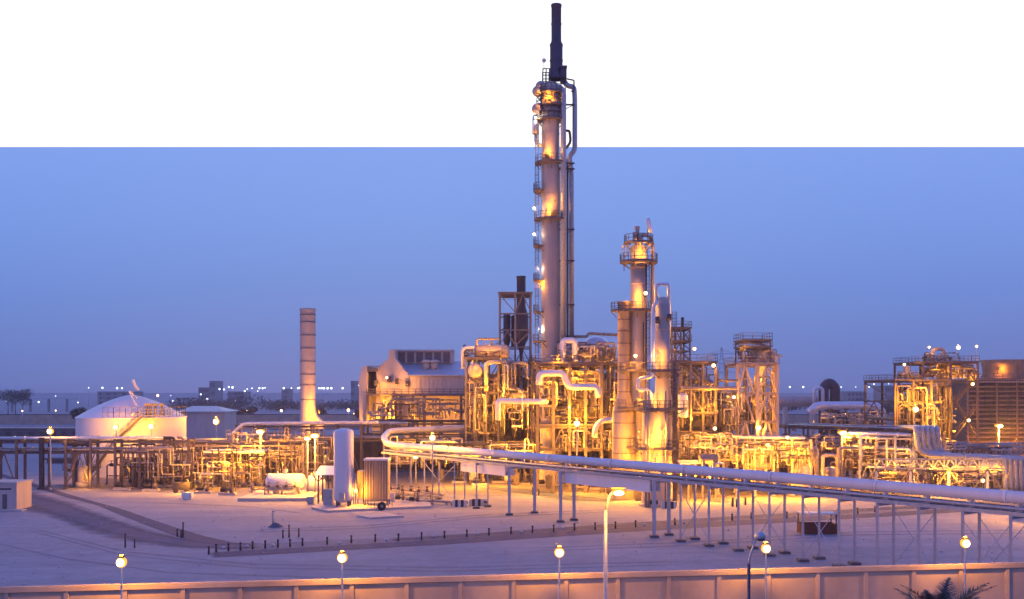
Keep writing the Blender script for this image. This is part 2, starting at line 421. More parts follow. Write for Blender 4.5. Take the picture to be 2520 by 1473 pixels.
def lamp(px, py, D, P, r=.3, label='', post=True, arm=0.0, base=0.0, group=None, kind='globe', c=SOD, tg='sodium', pm='galv', drop=2.0, pr=.07, boost=1.0):
    """A lit lamp; P sets how strongly it lights what is near it."""
    if not post and r < .25: r *= .5
    P *= LAMP_K * boost
    c0 = W(px, py, D); em_m = em(1.7, (c[0], max(c[1], .42), max(c[2], .05)), tg)  # amber glass, drawn oversized so its colour also stands for the halo
    root = thing('street_lamp' if post else 'floodlight', (c0.x - arm, D, base if post else c0.z), label, 'street lamp' if post else 'floodlight', group)
    k = MB()
    if post:
        k.cyl((c0.x-arm, D, base), (c0.x-arm, D, c0.z - .1 if not arm else c0.z-.8), pr*1.4, pr, 8)
        k.cyl((c0.x-arm, D, base), (c0.x-arm, D, base+.25), pr*3, pr*2, 8)
        build('pole', k, pm, root)
        if arm:
            k = MB(); k.tube([(c0.x-arm, D, c0.z-.85), (c0.x-arm*.7, D, c0.z-.1), (c0.x, D, c0.z+r*.6)], pr*.7, 1, 8); build('arm', k, pm, root)
    else:
        k.bar((c0.x, D, c0.z+r*.9), (c0.x, D+.5, c0.z+r*.9), .08); k.bar((c0.x, D+.5, c0.z+r*.9), (c0.x, D+.5, c0.z-.6), .08); build('bracket', k, 'dark', root)
    if kind == 'globe':
        k = MB(); k.lathe(c0, [(r*math.sin(PI*i/6), -r*math.cos(PI*i/6)) for i in range(6)], 10); build('lamp_glass', k, em_m, root)
        h = MB(); h.lathe(c0, [(r*.55, r*.84), (r*.62, r*1.0), (r*.3, r*1.35), (.01, r*1.4)], 10); build('lamp_cap', h, 'dark', root)
    else:                                               # wide flood head
        k = MB(); k.ball(c0, r, 12, 6, 0, .45); build('lamp_glass', k, em_m, root)
        h = MB(); h.box((c0.x-r, D-.1, c0.z+r*.46), (c0.x+r, D+r*.5, c0.z+r*.62)); build('lamp_hood', h, 'dark', root)
    if post or r >= .2:
        k = MB(); q = Vector((c0.x, D-r*.55, c0.z if kind == 'globe' else c0.z-r*.1)); k.ball(q, r*.74, 10, 6, 0, 1.0 if kind == 'globe' else .5)
        build('glare_core', k, em(9.0, (1, .78, .42), 'white_glare'), root)  # white core set toward the camera to imitate lamp glare
    ld = bpy.data.lights.new('lamp_light', 'POINT'); ld.energy = P * PI * PI * 4; ld.color = c; ld.shadow_soft_size = .1
    lo = bpy.data.objects.new('lamp_light', ld); col.objects.link(lo); lo.parent = root
    lo.location = Vector((c0.x, D-r-.12 if not post else D-r-.45, c0.z-r*.3) if not post or kind == 'flood' else (c0.x, D, c0.z+r*1.5+.3)) - ROOT[root.name]
    return root
def pipe(pts, r, label, m='pipe', group=None, bend=None, n=10, name='pipe', flanges=True):
    k = MB(); k.tube(pts, r, bend if bend is not None else r*3.2, n)
    if flanges:
        P = [Vector(p) for p in pts]
        for a, b in zip(P, P[1:]):
            d = b - a
            if d.length > 14*r:
                c = a + d*.5; u = d.normalized()
                k.cyl(c-u*r*.35, c+u*r*.35, r*1.45, n=n)
    return tag(build(name, k, m), label, 'pipe', group)
def saddle_drum(px0, px1, py, D, r, label, m='white', axis='x', z=None, name='horizontal_drum', depth=0, group=None):
    """Horizontal drum with dished ends on two saddles."""
    x0, x1 = X(px0, D), X(px1, D); z = Z(py, D) if z is None else z
    root = thing(name, ((x0+x1)/2, D, max(0, z-r-.5)), label, 'tank', group)
    L = x1-x0; k = MB(); ax = Vector((1, 0, 0)); c = Vector((x0, D, z))
    if axis == 'y': ax = Vector((0, 1, 0)); c = Vector(((x0+x1)/2, D, z)); L = depth
    e = r*.5
    prof = [(0, 0), (r*.5, e*.13), (r*.8, e*.4), (r*.96, e*.75), (r, e), (r, L*.3), (r, L*.7), (r, L-e), (r*.96, L-e*.75), (r*.8, L-e*.4), (r*.5, L-e*.13), (0, L)]
    k.lathe(c, prof, 24, axis=ax); build('shell', k, m, root)
    for t in (.25, .75):
        p = c + ax*L*t; k = MB(); w = r*.8
        a = Vector((.2, w, 0)) if axis == 'x' else Vector((w, .2, 0))
        zb = max(0, z-r-.8)
        k.box((p.x-a.x, p.y-a.y, zb), (p.x+a.x, p.y+a.y, z-r*.75)); build('saddle', k, 'conc', root)
    k = MB(); p = c + ax*L*.5
    k.cyl((p.x, p.y, z+r*.9), (p.x, p.y, z+r+.45), r*.18, n=10); k.cyl((p.x, p.y, z+r+.45), (p.x, p.y, z+r+.55), r*.27, n=10); build('nozzle', k, m, root)
    k = MB(); p = c + ax*L*.3
    k.cyl((p.x, p.y, z+r*.9), (p.x, p.y, z+r+.3), r*.1, n=8); build('nozzle', k, m, root)
    return root
def column_vessel(px, D, r, segs, label, m='cream', cat='column', name='process_column', rings=(), n=32, base=0.0, group=None):
    """Tall vessel: segs = [(radius, z)] from the ground up; weld rings stand proud."""
    x = X(px, D); root = thing(name, (x, D, base), label, cat, group)
    k = MB(); k.lathe((x, D, 0), segs, n)
    for z in rings:
        rr = r
        for (ra, za), (rb, zb) in zip(segs, segs[1:]):
            if za <= z <= zb and zb > za: rr = ra + (rb-ra)*(z-za)/(zb-za)
        k.lathe((x, D, z), [(rr, -.06), (rr+.05, -.06), (rr+.05, .06), (rr, .06)], n, smooth=False)
    build('shell', k, m, root)
    k = MB(); k.lathe((x, D, base), [(segs[0][0]+.35, 0), (segs[0][0]+.35, .35), (segs[0][0]-.02, .4)], n, smooth=False); build('base_ring', k, 'conc', root)
    return root, x
def dome(r, z, h=None, n=5):
    h = h or r*.55
    return [(r*math.cos(PI/2*i/n), z + h*math.sin(PI/2*i/n)) for i in range(n+1)]
def frame(name, label, cat, px0, px1, D0, D1, levels, nx=2, ny=1, m='steel', cw=.32, bw=.28, base=0.0, decks=None, rails=None, braces=True, group=None, topcol=0.0, stairs=False):
    """Open steel frame: a column at each grid point, beams on each level, decks, railings and braces of its own."""
    x0, x1 = X(px0, D0), X(px1, D0); Zs = [Z(p, D0) for p in levels]; Zs.sort()
    root = thing(name, ((x0+x1)/2, (D0+D1)/2, base), label, cat, group)
    xs = [x0+(x1-x0)*i/nx for i in range(nx+1)]; ys = [D0+(D1-D0)*j/ny for j in range(ny+1)]
    for x in xs:
        for y in ys:
            k = MB(); k.hbeam((x, y, base), (x, y, Zs[-1]+topcol), cw); k.box((x-cw*.8, y-cw*.8, base), (x+cw*.8, y+cw*.8, base+.12)); build('column', k, m, root)
    for q, z in enumerate(Zs):
        k = MB()
        for y in ys: k.hbeam((x0, y, z-bw/2), (x1, y, z-bw/2), bw)
        for x in xs: k.hbeam((x, D0, z-bw/2), (x, D1, z-bw/2), bw)
        build('floor_beam', k, m, root)
        if decks is None or q in decks:
            k = MB(); k.box((x0-.3, D0-.3, z+.004), (x1+.3, D1+.3, z+.09)); dk = build('deck', k, 'steel', root)
            if rails is None or q in rails:
                k = MB(); railing(k, [(x0-.25, D0-.25, z+.09), (x1+.25, D0-.25, z+.09), (x1+.25, D1+.25, z+.09), (x0-.25, D1+.25, z+.09)], closed=True, r=.03); build('railing', k, m, dk)
    if braces:
        zz = [base]+Zs
        for i in range(nx):
            for q in range(len(zz)-1):
                if (i+q) % 2 and nx > 1 and braces != 'all': continue
                k = MB(); a, b = xs[i], xs[i+1]; z0, z1 = zz[q]+.1, zz[q+1]-bw; y = D0-.02 if q % 2 else D1
                if (q+i) % 3 == 0: k.bar((a, y, z0), (b, y, z1), .16)
                elif (q+i) % 3 == 1: k.bar((b, y, z0), (a, y, z1), .16)
                else:
                    k.bar((a, y, z0), ((a+b)/2, y, z1), .16); k.bar((b, y, z0), ((a+b)/2, y, z1), .16)
                build('cross_brace', k, m, root)
        for q in range(len(zz)-1):
            z0, z1 = zz[q]+.1, zz[q+1]-bw
            for x in (xs[0], xs[-1]): k = MB(); k.bar((x, D0, z0), (x, D1, z1), .14); build('cross_brace', k, m, root)
    return root
def stair(root, a, b, w=.9, m='steel'):
    """Straight flight from a up to b (points), with stringers, treads and hand rails."""
    a, b = Vector(a), Vector(b); d = b-a; n = max(3, int(abs(d.z)/.22)); h = Vector((d.x, d.y, 0)).normalized(); s = Vector((-h.y, h.x, 0))*(w/2)
    k = MB()
    for q in (-1, 1):
        k.bar(a+s*q, b+s*q, .05, .26); k.bar(a+s*q+Vector((0, 0, 1)), b+s*q+Vector((0, 0, 1)), .06)
        for t in range(0, n+1, 5): c = a+d*(t/n)+s*q; k.bar(c, c+Vector((0, 0, 1)), .05)
    for t in range(n): c = a+d*((t+.5)/n); k.bar(c-s, c+s, .25, .04)
    return build('stair', k, m, root)

# small machines; each gets its own label from the caller
def pump_set(x, y, label, z=0.0, s=1.0, m='steel', group=None):
    root = thing('pump_set', (x, y, z), label, 'pump', group)
    k = MB(); k.box((x-1.1*s, y-.45*s, z), (x+1.1*s, y+.45*s, z+.3*s)); build('plinth', k, 'conc', root)
    k = MB(); k.cyl((x-.9*s, y, z+.75*s), (x-.05*s, y, z+.75*s), .34*s, n=14)
    for t in range(6): k.cyl((x-(.85-.14*t)*s, y, z+.75*s), (x-(.82-.14*t)*s, y, z+.75*s), .38*s, n=14)
    build('motor', k, 'dark', root)
    k = MB(); k.cyl((x+.3*s, y, z+.7*s), (x+.75*s, y, z+.7*s), .4*s, n=14); k.cyl((x-.05*s, y, z+.72*s), (x+.3*s, y, z+.72*s), .12*s, n=8)
    k.cyl((x+.52*s, y, z+.7*s), (x+.52*s, y, z+1.9*s), .13*s, n=8); k.cyl((x+.52*s, y, z+1.6*s), (x+.52*s, y, z+1.7*s), .24*s, n=10); build('pump_casing', k, m, root)
    return root
def valve_set(x, y, label, z=0.0, s=1.0, m='pipe', group=None, h=1.8, w=2.2, rnd=random):
    root = thing('valve_manifold', (x, y, z), label, 'valve', group)
    k = MB(); r = .11*s
    k.tube([(x-w/2, y, z), (x-w/2, y, z+h), (x+w/2, y, z+h), (x+w/2, y, z)], r, .4, 8)
    k.tube([(x-w/2, y, z+h*.45), (x+w/2, y, z+h*.45)], r*.8, .1, 8); build('pipework', k, m, root)
    for t in (-.25, .28):
        k = MB(); k.cyl((x+w*t-.22*s, y, z+h), (x+w*t+.22*s, y, z+h), .22*s, n=10); k.cyl((x+w*t, y, z+h), (x+w*t, y, z+h+.5*s), .05*s, n=6)
        k.lathe((x+w*t, y, z+h+.5*s), [(.2*s, 0), (.26*s, .04), (.2*s, .08)], 10); build('valve', k, 'dark', root)
    return root
def small_tank(x, y, label, r=.8, h=2.6, z=0.0, m='cream', group=None):
    root = thing('vertical_tank', (x, y, z), label, 'tank', group)
    k = MB(); k.lathe((x, y, z), [(r*.5, .45), (r*.85, .55), (r, .8)] + [(r, h*.4)] + [(a, b) for a, b in dome(r, h)], 20); build('shell', k, m, root)
    for a in range(3):
        t = R(90+120*a); k = MB(); k.bar((x+r*.8*math.cos(t), y+r*.8*math.sin(t), z), (x+r*.8*math.cos(t), y+r*.8*math.sin(t), z+.9), .16); build('leg', k, 'steel', root)
    k = MB(); k.tube([(x, y, z+h+r*.4), (x, y, z+h+r*.4+.8), (x+r*1.6, y, z+h+r*.4+.8), (x+r*1.6, y, z+.2)], .1, .3, 8); build('outlet_pipe', k, 'pipe', root)
    return root
def cabinet(x, y, label, w=1.0, h=1.9, d=.6, z=0.0, m='steel', group=None):
    root = thing('control_cabinet', (x, y, z), label, 'cabinet', group)
    k = MB(); k.box((x-w/2, y-d/2, z+.15), (x+w/2, y+d/2, z+h)); k.box((x-w/2-.05, y-d/2-.08, z+h), (x+w/2+.05, y+d/2+.05, z+h+.08)); k.box((x-w*.4, y-d*.4, z), (x+w*.4, y+d*.4, z+.15)); build('housing', k, m, root)
    k = MB(); k.box((x-w*.44, y-d/2-.03, z+.25), (x+w*.44, y-d/2-.003, z+h-.12)); dr = build('door', k, m, root)
    k = MB(); k.box((x+w*.3, y-d/2-.08, z+h*.5), (x+w*.36, y-d/2-.03, z+h*.6)); build('handle', k, 'dark', dr)
    return root
def exchanger(x, y, z, L, r, label, m='clad', group=None, n=2):
    """Stacked shell-and-tube exchangers with channel heads, on cradles."""
    root = thing('heat_exchanger', (x, y, z), label, 'heat exchanger', group)
    for i in range(n):
        zz = z + r + .4 + i*(2*r+.35); k = MB()
        k.lathe((x-L/2, y, zz), [(0, 0), (r*.8, .02), (r*1.15, .05), (r*1.15, .3), (r, .3), (r, L-.6), (r*1.15, L-.6), (r*1.15, L-.4)] + [(r*math.cos(PI/2*t/4), L-.4+.4*math.sin(PI/2*t/4)) for t in range(5)], 18, axis=(1, 0, 0)); build('shell', k, m, root)
        k = MB(); k.cyl((x-L*.35, y, zz+r*.8), (x-L*.35, y, zz+r+.4), r*.3, n=8); k.cyl((x+L*.3, y, zz+r*.8), (x+L*.3, y, zz+r+.4), r*.25, n=8); build('nozzle', k, m, root)
    for t in (-.3, .3):
        k = MB(); k.box((x+L*t-.12, y-r*.7, z), (x+L*t+.12, y+r*.7, z+.6)); build('saddle', k, 'conc', root)
    return root
# ================================================================== the near boundary wall with its lamps
WH = 4.5
def wall_D(px):                                          # distance of the wall along its run
    return 54.2 + (px/2519.0)*7.9 * (1 - .02*math.sin(px/2519*PI))
def wp(px): D = wall_D(px); return Vector((X(px, D), D, 0))
A, B = wp(164), wp(2363); sg = (B-A)/17; A, B = A-sg*3, B+sg*2
wall = thing('boundary_wall', A, 'long pale pink rendered boundary wall crossing the whole foreground, lamps standing along its top', 'wall', kind='thing')
wd = (B-A).normalized(); wn2 = Vector((wd.y, -wd.x, 0))
if wn2.y > 0: wn2 = -wn2
NP = 22; seg = (B-A).length/NP
joints = [A + wd*seg*i for i in range(NP+1)]
for i in range(NP):
    a, b = joints[i], joints[i+1]; k = MB()
    vs = []
    for off in (0, .18):
        for p, q in ((a + wd*.13, 0), (b - wd*.13, 0), (b - wd*.13, WH-.25), (a + wd*.13, WH-.25)): vs.append(p - wn2*off + Vector((0, 0, q)))
    k.add(vs, [(0, 1, 2, 3), (7, 6, 5, 4), (0, 4, 5, 1), (1, 5, 6, 2), (2, 6, 7, 3), (3, 7, 4, 0)]); build('panel', k, 'fence', wall)
for p in joints:
    k = MB(); q = p + wn2*.04 - wn2*.09
    k.bar(q, q + Vector((0, 0, WH-.2)), .24, .27); build('pilaster', k, 'fence', wall)
k = MB(); z = Vector((0, 0, WH-.11)); k.bar(A + z - wn2*.07, B + z - wn2*.07, .42, .2)
z2 = Vector((0, 0, WH+.03)); k.bar(A + z2 - wn2*.07, B + z2 - wn2*.07, .3, .07); build('coping', k, 'fence', wall)
for i, (px, py) in enumerate([(299, 1381), (842, 1370), (1376, 1357), (1884, 1347), (2374, 1334)]):
    D = wall_D(px) - 1.35
    l = lamp(px, py, D, 20, .29, f'sodium lamp on a post at the boundary wall, {ORD[i]} of five from the left', True, base=0, group='lamps along the boundary wall', pr=.045)
# ================================================================== the two tall lamps in front of the wall
root = lamp(1521, 1208, 45, 12, .32, 'tall yellow-lit street lamp with its curved arm switched on, in front of the wall', True, arm=.57, kind='flood', pm='galv', pr=.075)
D = 42.0; c = W(1862, 1316, D)
root = thing('street_lamp', (X(1842, D), D, 0), 'unlit blue-grey street lamp with bent arm and round head in front of the wall', 'street lamp')
k = MB(); k.cyl((X(1842, D), D, 0), (X(1842, D), D, Z(1385, D)), .09, .07, 10); build('pole', k, 'stack', root)
k = MB(); k.tube([(X(1842, D), D, Z(1386, D)), (X(1846, D), D, Z(1362, D)), (X(1860, D), D, Z(1322, D))], .045, .3, 8); build('arm', k, 'galv', root)
k = MB(); k.ball(W(1870, 1316, D), .24, 14, 8, 0, .75); build('lamp_head', k, 'galv', root)
k = MB(); k.ball(W(1871, 1322, D), .2, 12, 6, 0, .6); build('lamp_glass', k, 'dark', root)

# ================================================================== foreground pipe bridge
PA, PB = Vector((-18.5, 151.5, 0)), Vector((40.5, 72.0, 0))
bd = (PB-PA).normalized(); bn = Vector((bd.y, -bd.x, 0))
pipe_z = 7.12
def bp_at(px, off=0.0):                                  # point on the bridge line (offset sideways) at picture column px
    s0 = (px-CX)/FOC; P = PA + bn*off
    t = (s0*P.y - P.x)/(bd.x - s0*bd.y); return P + bd*t
main = MB()
e = [(1345, 150, 9.55), (1310, 152, 9.5), (1276, 154, 7.9)]
def e_pt(px, D, z): return Vector((X(px, D), D, z))
pts = [e_pt(1352, 188, Z(1023, 188)), e_pt(1308, 186, Z(1024, 186)), e_pt(1276, 184, Z(1046, 184)), e_pt(1100, 180, Z(1052, 180)), e_pt(958, 172, Z(1058, 172)),
       e_pt(943, 162, 7.75), Vector((PA.x-.2, PA.y+1.0, pipe_z)), PB + bd*12 + Vector((0, 0, pipe_z))]
main.tube(pts, .48, 2.6, 20)
for i in range(9):
    p = PA.lerp(PB, (i+.5)/9) + Vector((0, 0, pipe_z)); main.lathe(p, [(.48, -.1), (.51, -.1), (.51, .1), (.48, .1)], 20, smooth=False, axis=bd)
tag(build('transfer_pipe', main, 'white'), 'very large white pipe sweeping across on tall posts, bending back at its left end', 'pipe')
bridge = thing('pipe_bridge', PA, 'long pipe bridge of paired slender steel posts striding over the open sand', 'pipe bridge')
pairs = [(1379, 1412), (1609, 1645), (1674, 1709), (1744, 1779), (1816, 1852), (1893, 1930), (1975, 2015), (2064, 2102), (2158, 2198), (2260, 2300), (2368, 2409), (2486, 2528)]
pairs = [(976, 1011), (1044, 1080), (1118, 1143), (1172, 1200), (1253, 1315)] + pairs
bents = []
for i, (a, b) in enumerate(pairs):
    thick = .36 if a in (1379, 1609, 1253) else .18
    P0 = bp_at((a+b)/2)
    dd = 1.15 if a != 1253 else 1.9
    pa, pb = bp_at(a, dd), bp_at(b, -dd)
    # the front post stands on the camera side of the line, the rear one behind it
    if pa.y > pb.y: pa, pb = pa, pb
    ps = []
    for p in (pa, pb):
        k = MB(); q = Vector((p.x, p.y, 0))
        k.hbeam(q, q + Vector((0, 0, 5.85)), thick); build('post', k, 'rackm', bridge)
        k = MB(); k.box((p.x-.45, p.y-.45, 0), (p.x+.45, p.y+.45, .22)); build('footing', k, 'bund', bridge); ps.append(q)
    k = MB(); up = Vector((0, 0, 5.7)); k.hbeam(ps[0]+up, ps[1]+up, .25); k.bar(ps[0].lerp(ps[1], .5)+Vector((0, 0, 5.8)), ps[0].lerp(ps[1], .5)+Vector((0, 0, 6.7)), .3, .5); build('cross_beam', k, 'rackm', bridge)
    bents.append(ps)
for side in (0, 1):
    off = 1.0 if side == 0 else -1.0
    k = MB(); k.hbeam(PA + bn*off + Vector((0, 0, 5.98)), PB + bd*10 + bn*off + Vector((0, 0, 5.98)), .26); build('girder', k, 'rackm', bridge)
k = MB()
for t in range(46):
    p = PA + bd*(t*2.4) ; k.bar(p + bn*1.0 + Vector((0, 0, 5.98)), p - bn*1.0 + Vector((0, 0, 5.98)), .12)
build('tie_bar', k, 'rackm', bridge)
def xbrace(i, j, s, zt=5.2, zb=.5):
    k = MB(); a, b = bents[i][s], bents[j][s]
    k.bar(a+Vector((0, 0, zb)), b+Vector((0, 0, zt)), .06); k.bar(a+Vector((0, 0, zt)), b+Vector((0, 0, zb)), .06); build('cross_brace', k, 'rackm', bridge)
for i, j, s in ((1, 2, 0), (7, 8, 0), (9, 10, 1), (11, 12, 0), (13, 14, 1), (15, 16, 0), (15, 16, 1)): xbrace(i, j, s)
for i, (off, z, r) in enumerate(((-.62, 6.3, .11), (-.3, 6.3, .08), (.62, 6.35, .13))):
    k = MB(); k.tube([PA + bn*off + Vector((0, 0, z)), PB + bd*10 + bn*off + Vector((0, 0, z))], r, .2, 8)
    tag(build('pipe', k, ['dark', 'pipe', 'galv'][i]), ['dark thin pipe', 'beige thinnest pipe', 'silver thin pipe'][i] + ' running under the large white pipe along its bridge', 'pipe', 'small pipes under the large white pipe')
for i, (a, b, lab) in enumerate(((1146, 1255, 'shorter warm-lit crossing girder with flat sides under the white pipe'), (1386, 1612, 'longer mauve flat-sided crossing girder under the white pipe between two thick posts'))):
    p, q = bp_at(a, 0.0), bp_at(b, 0.0); k = MB()
    for off in (.75, -.75): k.bar(p + bn*off + Vector((0, 0, 5.15)), q + bn*off + Vector((0, 0, 5.15)), .12, 1.25)
    k.bar(p + Vector((0, 0, 4.6)), q + Vector((0, 0, 4.6)), 1.4, .1)
    tag(build('crossing_girder', k, 'white'), lab, 'girder', 'girders under the large white pipe')

# ================================================================== main tower
D = 163.0; TX = 1354.5; s = D/FOC; r = 22.5*s; x = X(TX, D)
zt = Z(262, D)
segs = [(r*1.28, 0), (r*1.22, 3.0), (r*1.12, Z(1040, D)), (r*1.03, Z(985, D)), (r*1.03, Z(420, D)), (r*.97, Z(400, D)), (r*.97, Z(300, D)), (r*1.1, Z(290, D)), (r*1.1, Z(215, D)), (r*.7, Z(205, D)), (.05, Z(203, D))]
tower, x = column_vessel(TX, D, r, segs, 'tallest cream tower with wide blue-black stack on top, platforms and two long side pipes', 'cream', 'tower', 'fractionating_tower',
                         rings=[Z(p, D) for p in (1100, 1058, 985, 900, 820, 740, 655, 570, 480, 420, 330, 296)])
k = MB(); sx_ = X(1368.5, D)
k.lathe((sx_, D, 0), [(19*s, Z(196, D)), (19.5*s, Z(190, D)), (16.5*s, Z(184, D)), (15.6*s, Z(172, D)), (15.6*s, Z(112, D)), (12.2*s, Z(101, D)), (12.2*s, Z(18, D)), (13.2*s, Z(17, D)), (13.2*s, Z(12, D)), (11.0*s, Z(12, D)), (11.0*s, Z(30, D))], 28)
stk = build('stack', k, 'stack', tower)
for py in (172, 112, 150, 60):
    k = MB(); k.lathe((sx_, D, Z(py, D)), [((15.6 if py > 105 else 12.2)*s, -.15), ((16.4 if py > 105 else 12.9)*s, -.15), ((16.4 if py > 105 else 12.9)*s, .15), ((15.6 if py > 105 else 12.2)*s, .15)], 28, smooth=False); build('stiffening_ring', k, 'stack', stk)
k = MB(); k.box((X(1378, D), D-1.2, Z(196, D)), (X(1393, D), D+1.2, Z(172, D))); k.box((X(1376, D), D-1.4, Z(172, D)), (X(1394, D), D+1.4, Z(168, D))); k.bar(W(1385, 205, D), W(1385, 196, D), .9); build('damper_box', k, 'stack', tower)
k = MB()
for px in (1335, 1343, 1351):
    for dy in (-1.0, 1.0): k.bar((X(px, D), D+dy, Z(240, D)), (X(px, D), D+dy, Z(174, D)), .16)
for py in (174, 190, 206, 222, 240):
    for dy in (-1.0, 1.0): k.bar((X(1335, D), D+dy, Z(py, D)), (X(1352, D), D+dy, Z(py, D)), .12)
k.bar((X(1335, D), D-1, Z(240, D)), (X(1351, D), D-1, Z(206, D)), .12)
build('head_frame', k, 'dark', tower)
k = MB(); k.tube([W(1405, 225, D), W(1412, 225, D), W(1412, 198, D), W(1392, 194, D)], .12, .2, 8); build('davit', k, 'dark', tower)
for py, a0, a1, r1 in ((232, 150, 390, 2.3), (262, 150, 390, 2.2), (296, 140, 400, 2.15), (402, 150, 330, 2.35), (470, 130, 230, 2.6), (541, 150, 350, 2.5), (605, 130, 220, 2.6), (690, 130, 220, 2.6), (765, 130, 220, 2.6), (838, 130, 240, 2.7)):
    ring_platform(tower, x, D, Z(py, D), r*1.05, r1+.2, a0, a1, 'steel')
for (a, b) in ((402, 300), (541, 402), (605, 541), (690, 605), (765, 690), (838, 765), (900, 838)):
    ladder(tower, x - r - .75, D-.5, Z(a, D), Z(b, D)-.2, 0, 'steel')
for py in (245, 232, 268, 279): 
    k = MB(); k.lathe((x, D, Z(py, D)), [(r*1.1, -.1), (r*1.28, -.1), (r*1.28, .1), (r*1.1, .1)], 28, smooth=False); build('stiffening_ring', k, 'steel', tower)
for px, py in ((1322, 225), (1321, 268), (1330, 213)):
    k = MB(); k.ball(W(px, py, D-1), .85, 12, 8); k.cyl(W(px, py, D-1), W(px+12, py+2, D-1), .4, n=10); build('valve', k, 'cream', tower)
k = MB(); k.cyl(W(1317, 330, D-.4), W(1317, 292, D-.4), .5, n=12); k.ball(W(1317, 290, D-.4), .5, 10, 6); k.tube([W(1318, 330, D-.4), W(1318, 352, D-.4), W(1333, 360, D-.4)], .28, 1.0, 10); build('relief_vessel', k, 'clad', tower)
for px, py in ((1343, 389), (1366, 528), (1344, 250), (1355, 228)):
    k = MB(); k.cyl(W(px, py, D-r-.5), W(px, py, D-r+.4), .55, n=14); k.cyl(W(px, py, D-r-.6), W(px, py, D-r-.5), .68, n=14); build('manhole', k, 'steel', tower)
# long pipes up the tower's side
Dp = D-.6
k = MB(); k.tube([W(1368, 222, Dp-.6), W(1374, 212, Dp-.6), W(1386, 226, Dp-.6), W(1386, 300, Dp-.6), W(1385.5, 840, Dp-.6), W(1385.5, 862, Dp-.6)], 7.0*s, 1.2, 14)
tag(build('riser_pipe', k, 'galv'), 'long silver pipe running down the right side of the tallest tower, nearest its shell', 'pipe', 'long pipes down the tallest tower')
k = MB(); k.tube([W(1388, 200, D+.5), W(1396, 212, D+.5), W(1412, 214, D+.5), W(1414, 240, D+.5), W(1414, 370, D+.5), W(1400, 385, D+.5), W(1405.5, 420, D+.5), W(1406, 850, D+.5)], 6.2*s, 1.6, 14)
tag(build('riser_pipe', k, 'galv'), 'outer silver pipe with a hooked top beside the tallest tower, furthest from its shell', 'pipe', 'long pipes down the tallest tower')
k = MB(); k.tube([W(1390, 322, D+.2), W(1401, 322, D+.2), W(1404, 350, D+.2), W(1392, 366, D+.2)], 3.2*s, 1.0, 10); k.tube([W(1396, 390, D+.8), W(1396, 850, D+.8)], 2.6*s, 1.0, 8)
tag(build('riser_pipe', k, 'dark'), 'dark thin looped pipe between the two silver pipes on the tallest tower', 'pipe', 'long pipes down the tallest tower')
for py in (258, 402, 416, 565, 642, 748, 880):
    k = MB(); a = W(1376, py, D-.9)
    k.bar(a, W(1413, py, D-.9), .16, .25); k.bar(W(1413, py, D-.9), W(1413, py, D+1), .14); k.bar(W(1392, py+10, D-.9), W(1413, py, D-.9), .1); build('pipe_bracket', k, 'dark', tower)
k = MB(); D_ = D; k.cyl(W(1338, 172, D), W(1338, 152, D), .05, n=6); k.ball(W(1338, 149, D), .35, 10, 6); tag(build('beacon', k, 'tank'), 'small pale beacon on a thin rod at the top of the tallest tower', 'beacon')

# ================================================================== second cluster: stained stack, column, cylindrical vessel
D = 143.0; s = D/FOC
# stained heater stack
segs = [(2.0, 0), (2.0, .02)]
root = thing('heater', (X(1533, D), D, 0), 'brown banded heater stack flaring into a wide box base beside the white columns', 'heater')
k = MB(); c = (X(1535, D), D, 0)
k.lathe(c, [(29*s, 0), (29*s, Z(1010, D)), (28*s, Z(1008, D)), (16.5*s, Z(970, D)), (15.8*s, Z(968, D)), (15.5*s, Z(745, D)), (17*s, Z(744, D)), (17*s, Z(740, D)), (14*s, Z(740, D)), (14*s, Z(760, D))], 28)
build('shell', k, 'brick', root)
for i, py in enumerate((764, 785, 813, 843, 872, 901, 932, 962)):
    k = MB(); k.lathe((c[0], D, Z(py, D)), [(15.8*s, -.05), (16.8*s, -.05), (16.8*s, .07), (15.8*s, .07)], 28, smooth=False); build('band', k, 'steel', root)
for py in (1011, 1038, 1075, 1112, 1160):
    k = MB(); k.lathe((c[0], D, Z(py, D)), [(29*s, -.06), (30*s, -.06), (30*s, .08), (29*s, .08)], 28, smooth=False); build('band', k, 'steel', root)
ring_platform(root, c[0], D, Z(762, D), 17*s, 17*s+.9, 110, 260, 'steel')
# tall middle column
D = 143.5; s = D/FOC; r = 20.5*s; PX = 1571
col2, x = column_vessel(PX, D, r, [(r*1.15, 0), (r*1.1, Z(1000, D)), (r*1.08, Z(985, D)), (r*1.05, Z(975, D)), (r*1.05, Z(765, D)), (r, Z(760, D)), (r, Z(612, D))] + dome(r, Z(612, D), r*.6),
                        'second-tallest pale column with ringed platform and a hooked pipe over its top', 'cream', 'column', 'process_column', rings=[Z(p, D) for p in (1180, 1130, 1080, 1030, 900, 838, 790, 700, 660)])
for py, a0, a1, w in ((645, 130, 410, 1.5), (598, 140, 400, .9), (762, 130, 400, 1.4), (910, 150, 400, 2.2), (1000, 170, 380, 2.4), (1095, 160, 380, 1.8)):
    ring_platform(col2, x, D, Z(py, D), r*1.12, r+w, a0, a1, 'steel')
ladder(col2, X(1534, D), D-.6, Z(668, D), Z(600, D), 90, 'steel')
for a, b in ((762, 650), (910, 770), (1000, 915), (1095, 1005), (1230, 1100)): ladder(col2, X(1589, D), D-r-.25, Z(a, D), Z(b, D), 0, 'dark')
for px, py in ((1562, 585), (1575, 592), (1568, 571)):
    k = MB(); k.cyl(W(px, py+14, D-.5), W(px, py-6, D-.5), .3, n=8); k.box(W(px-4, py-6, D-.9), W(px+4, py-12, D-.1)); build('valve', k, 'cream', col2)
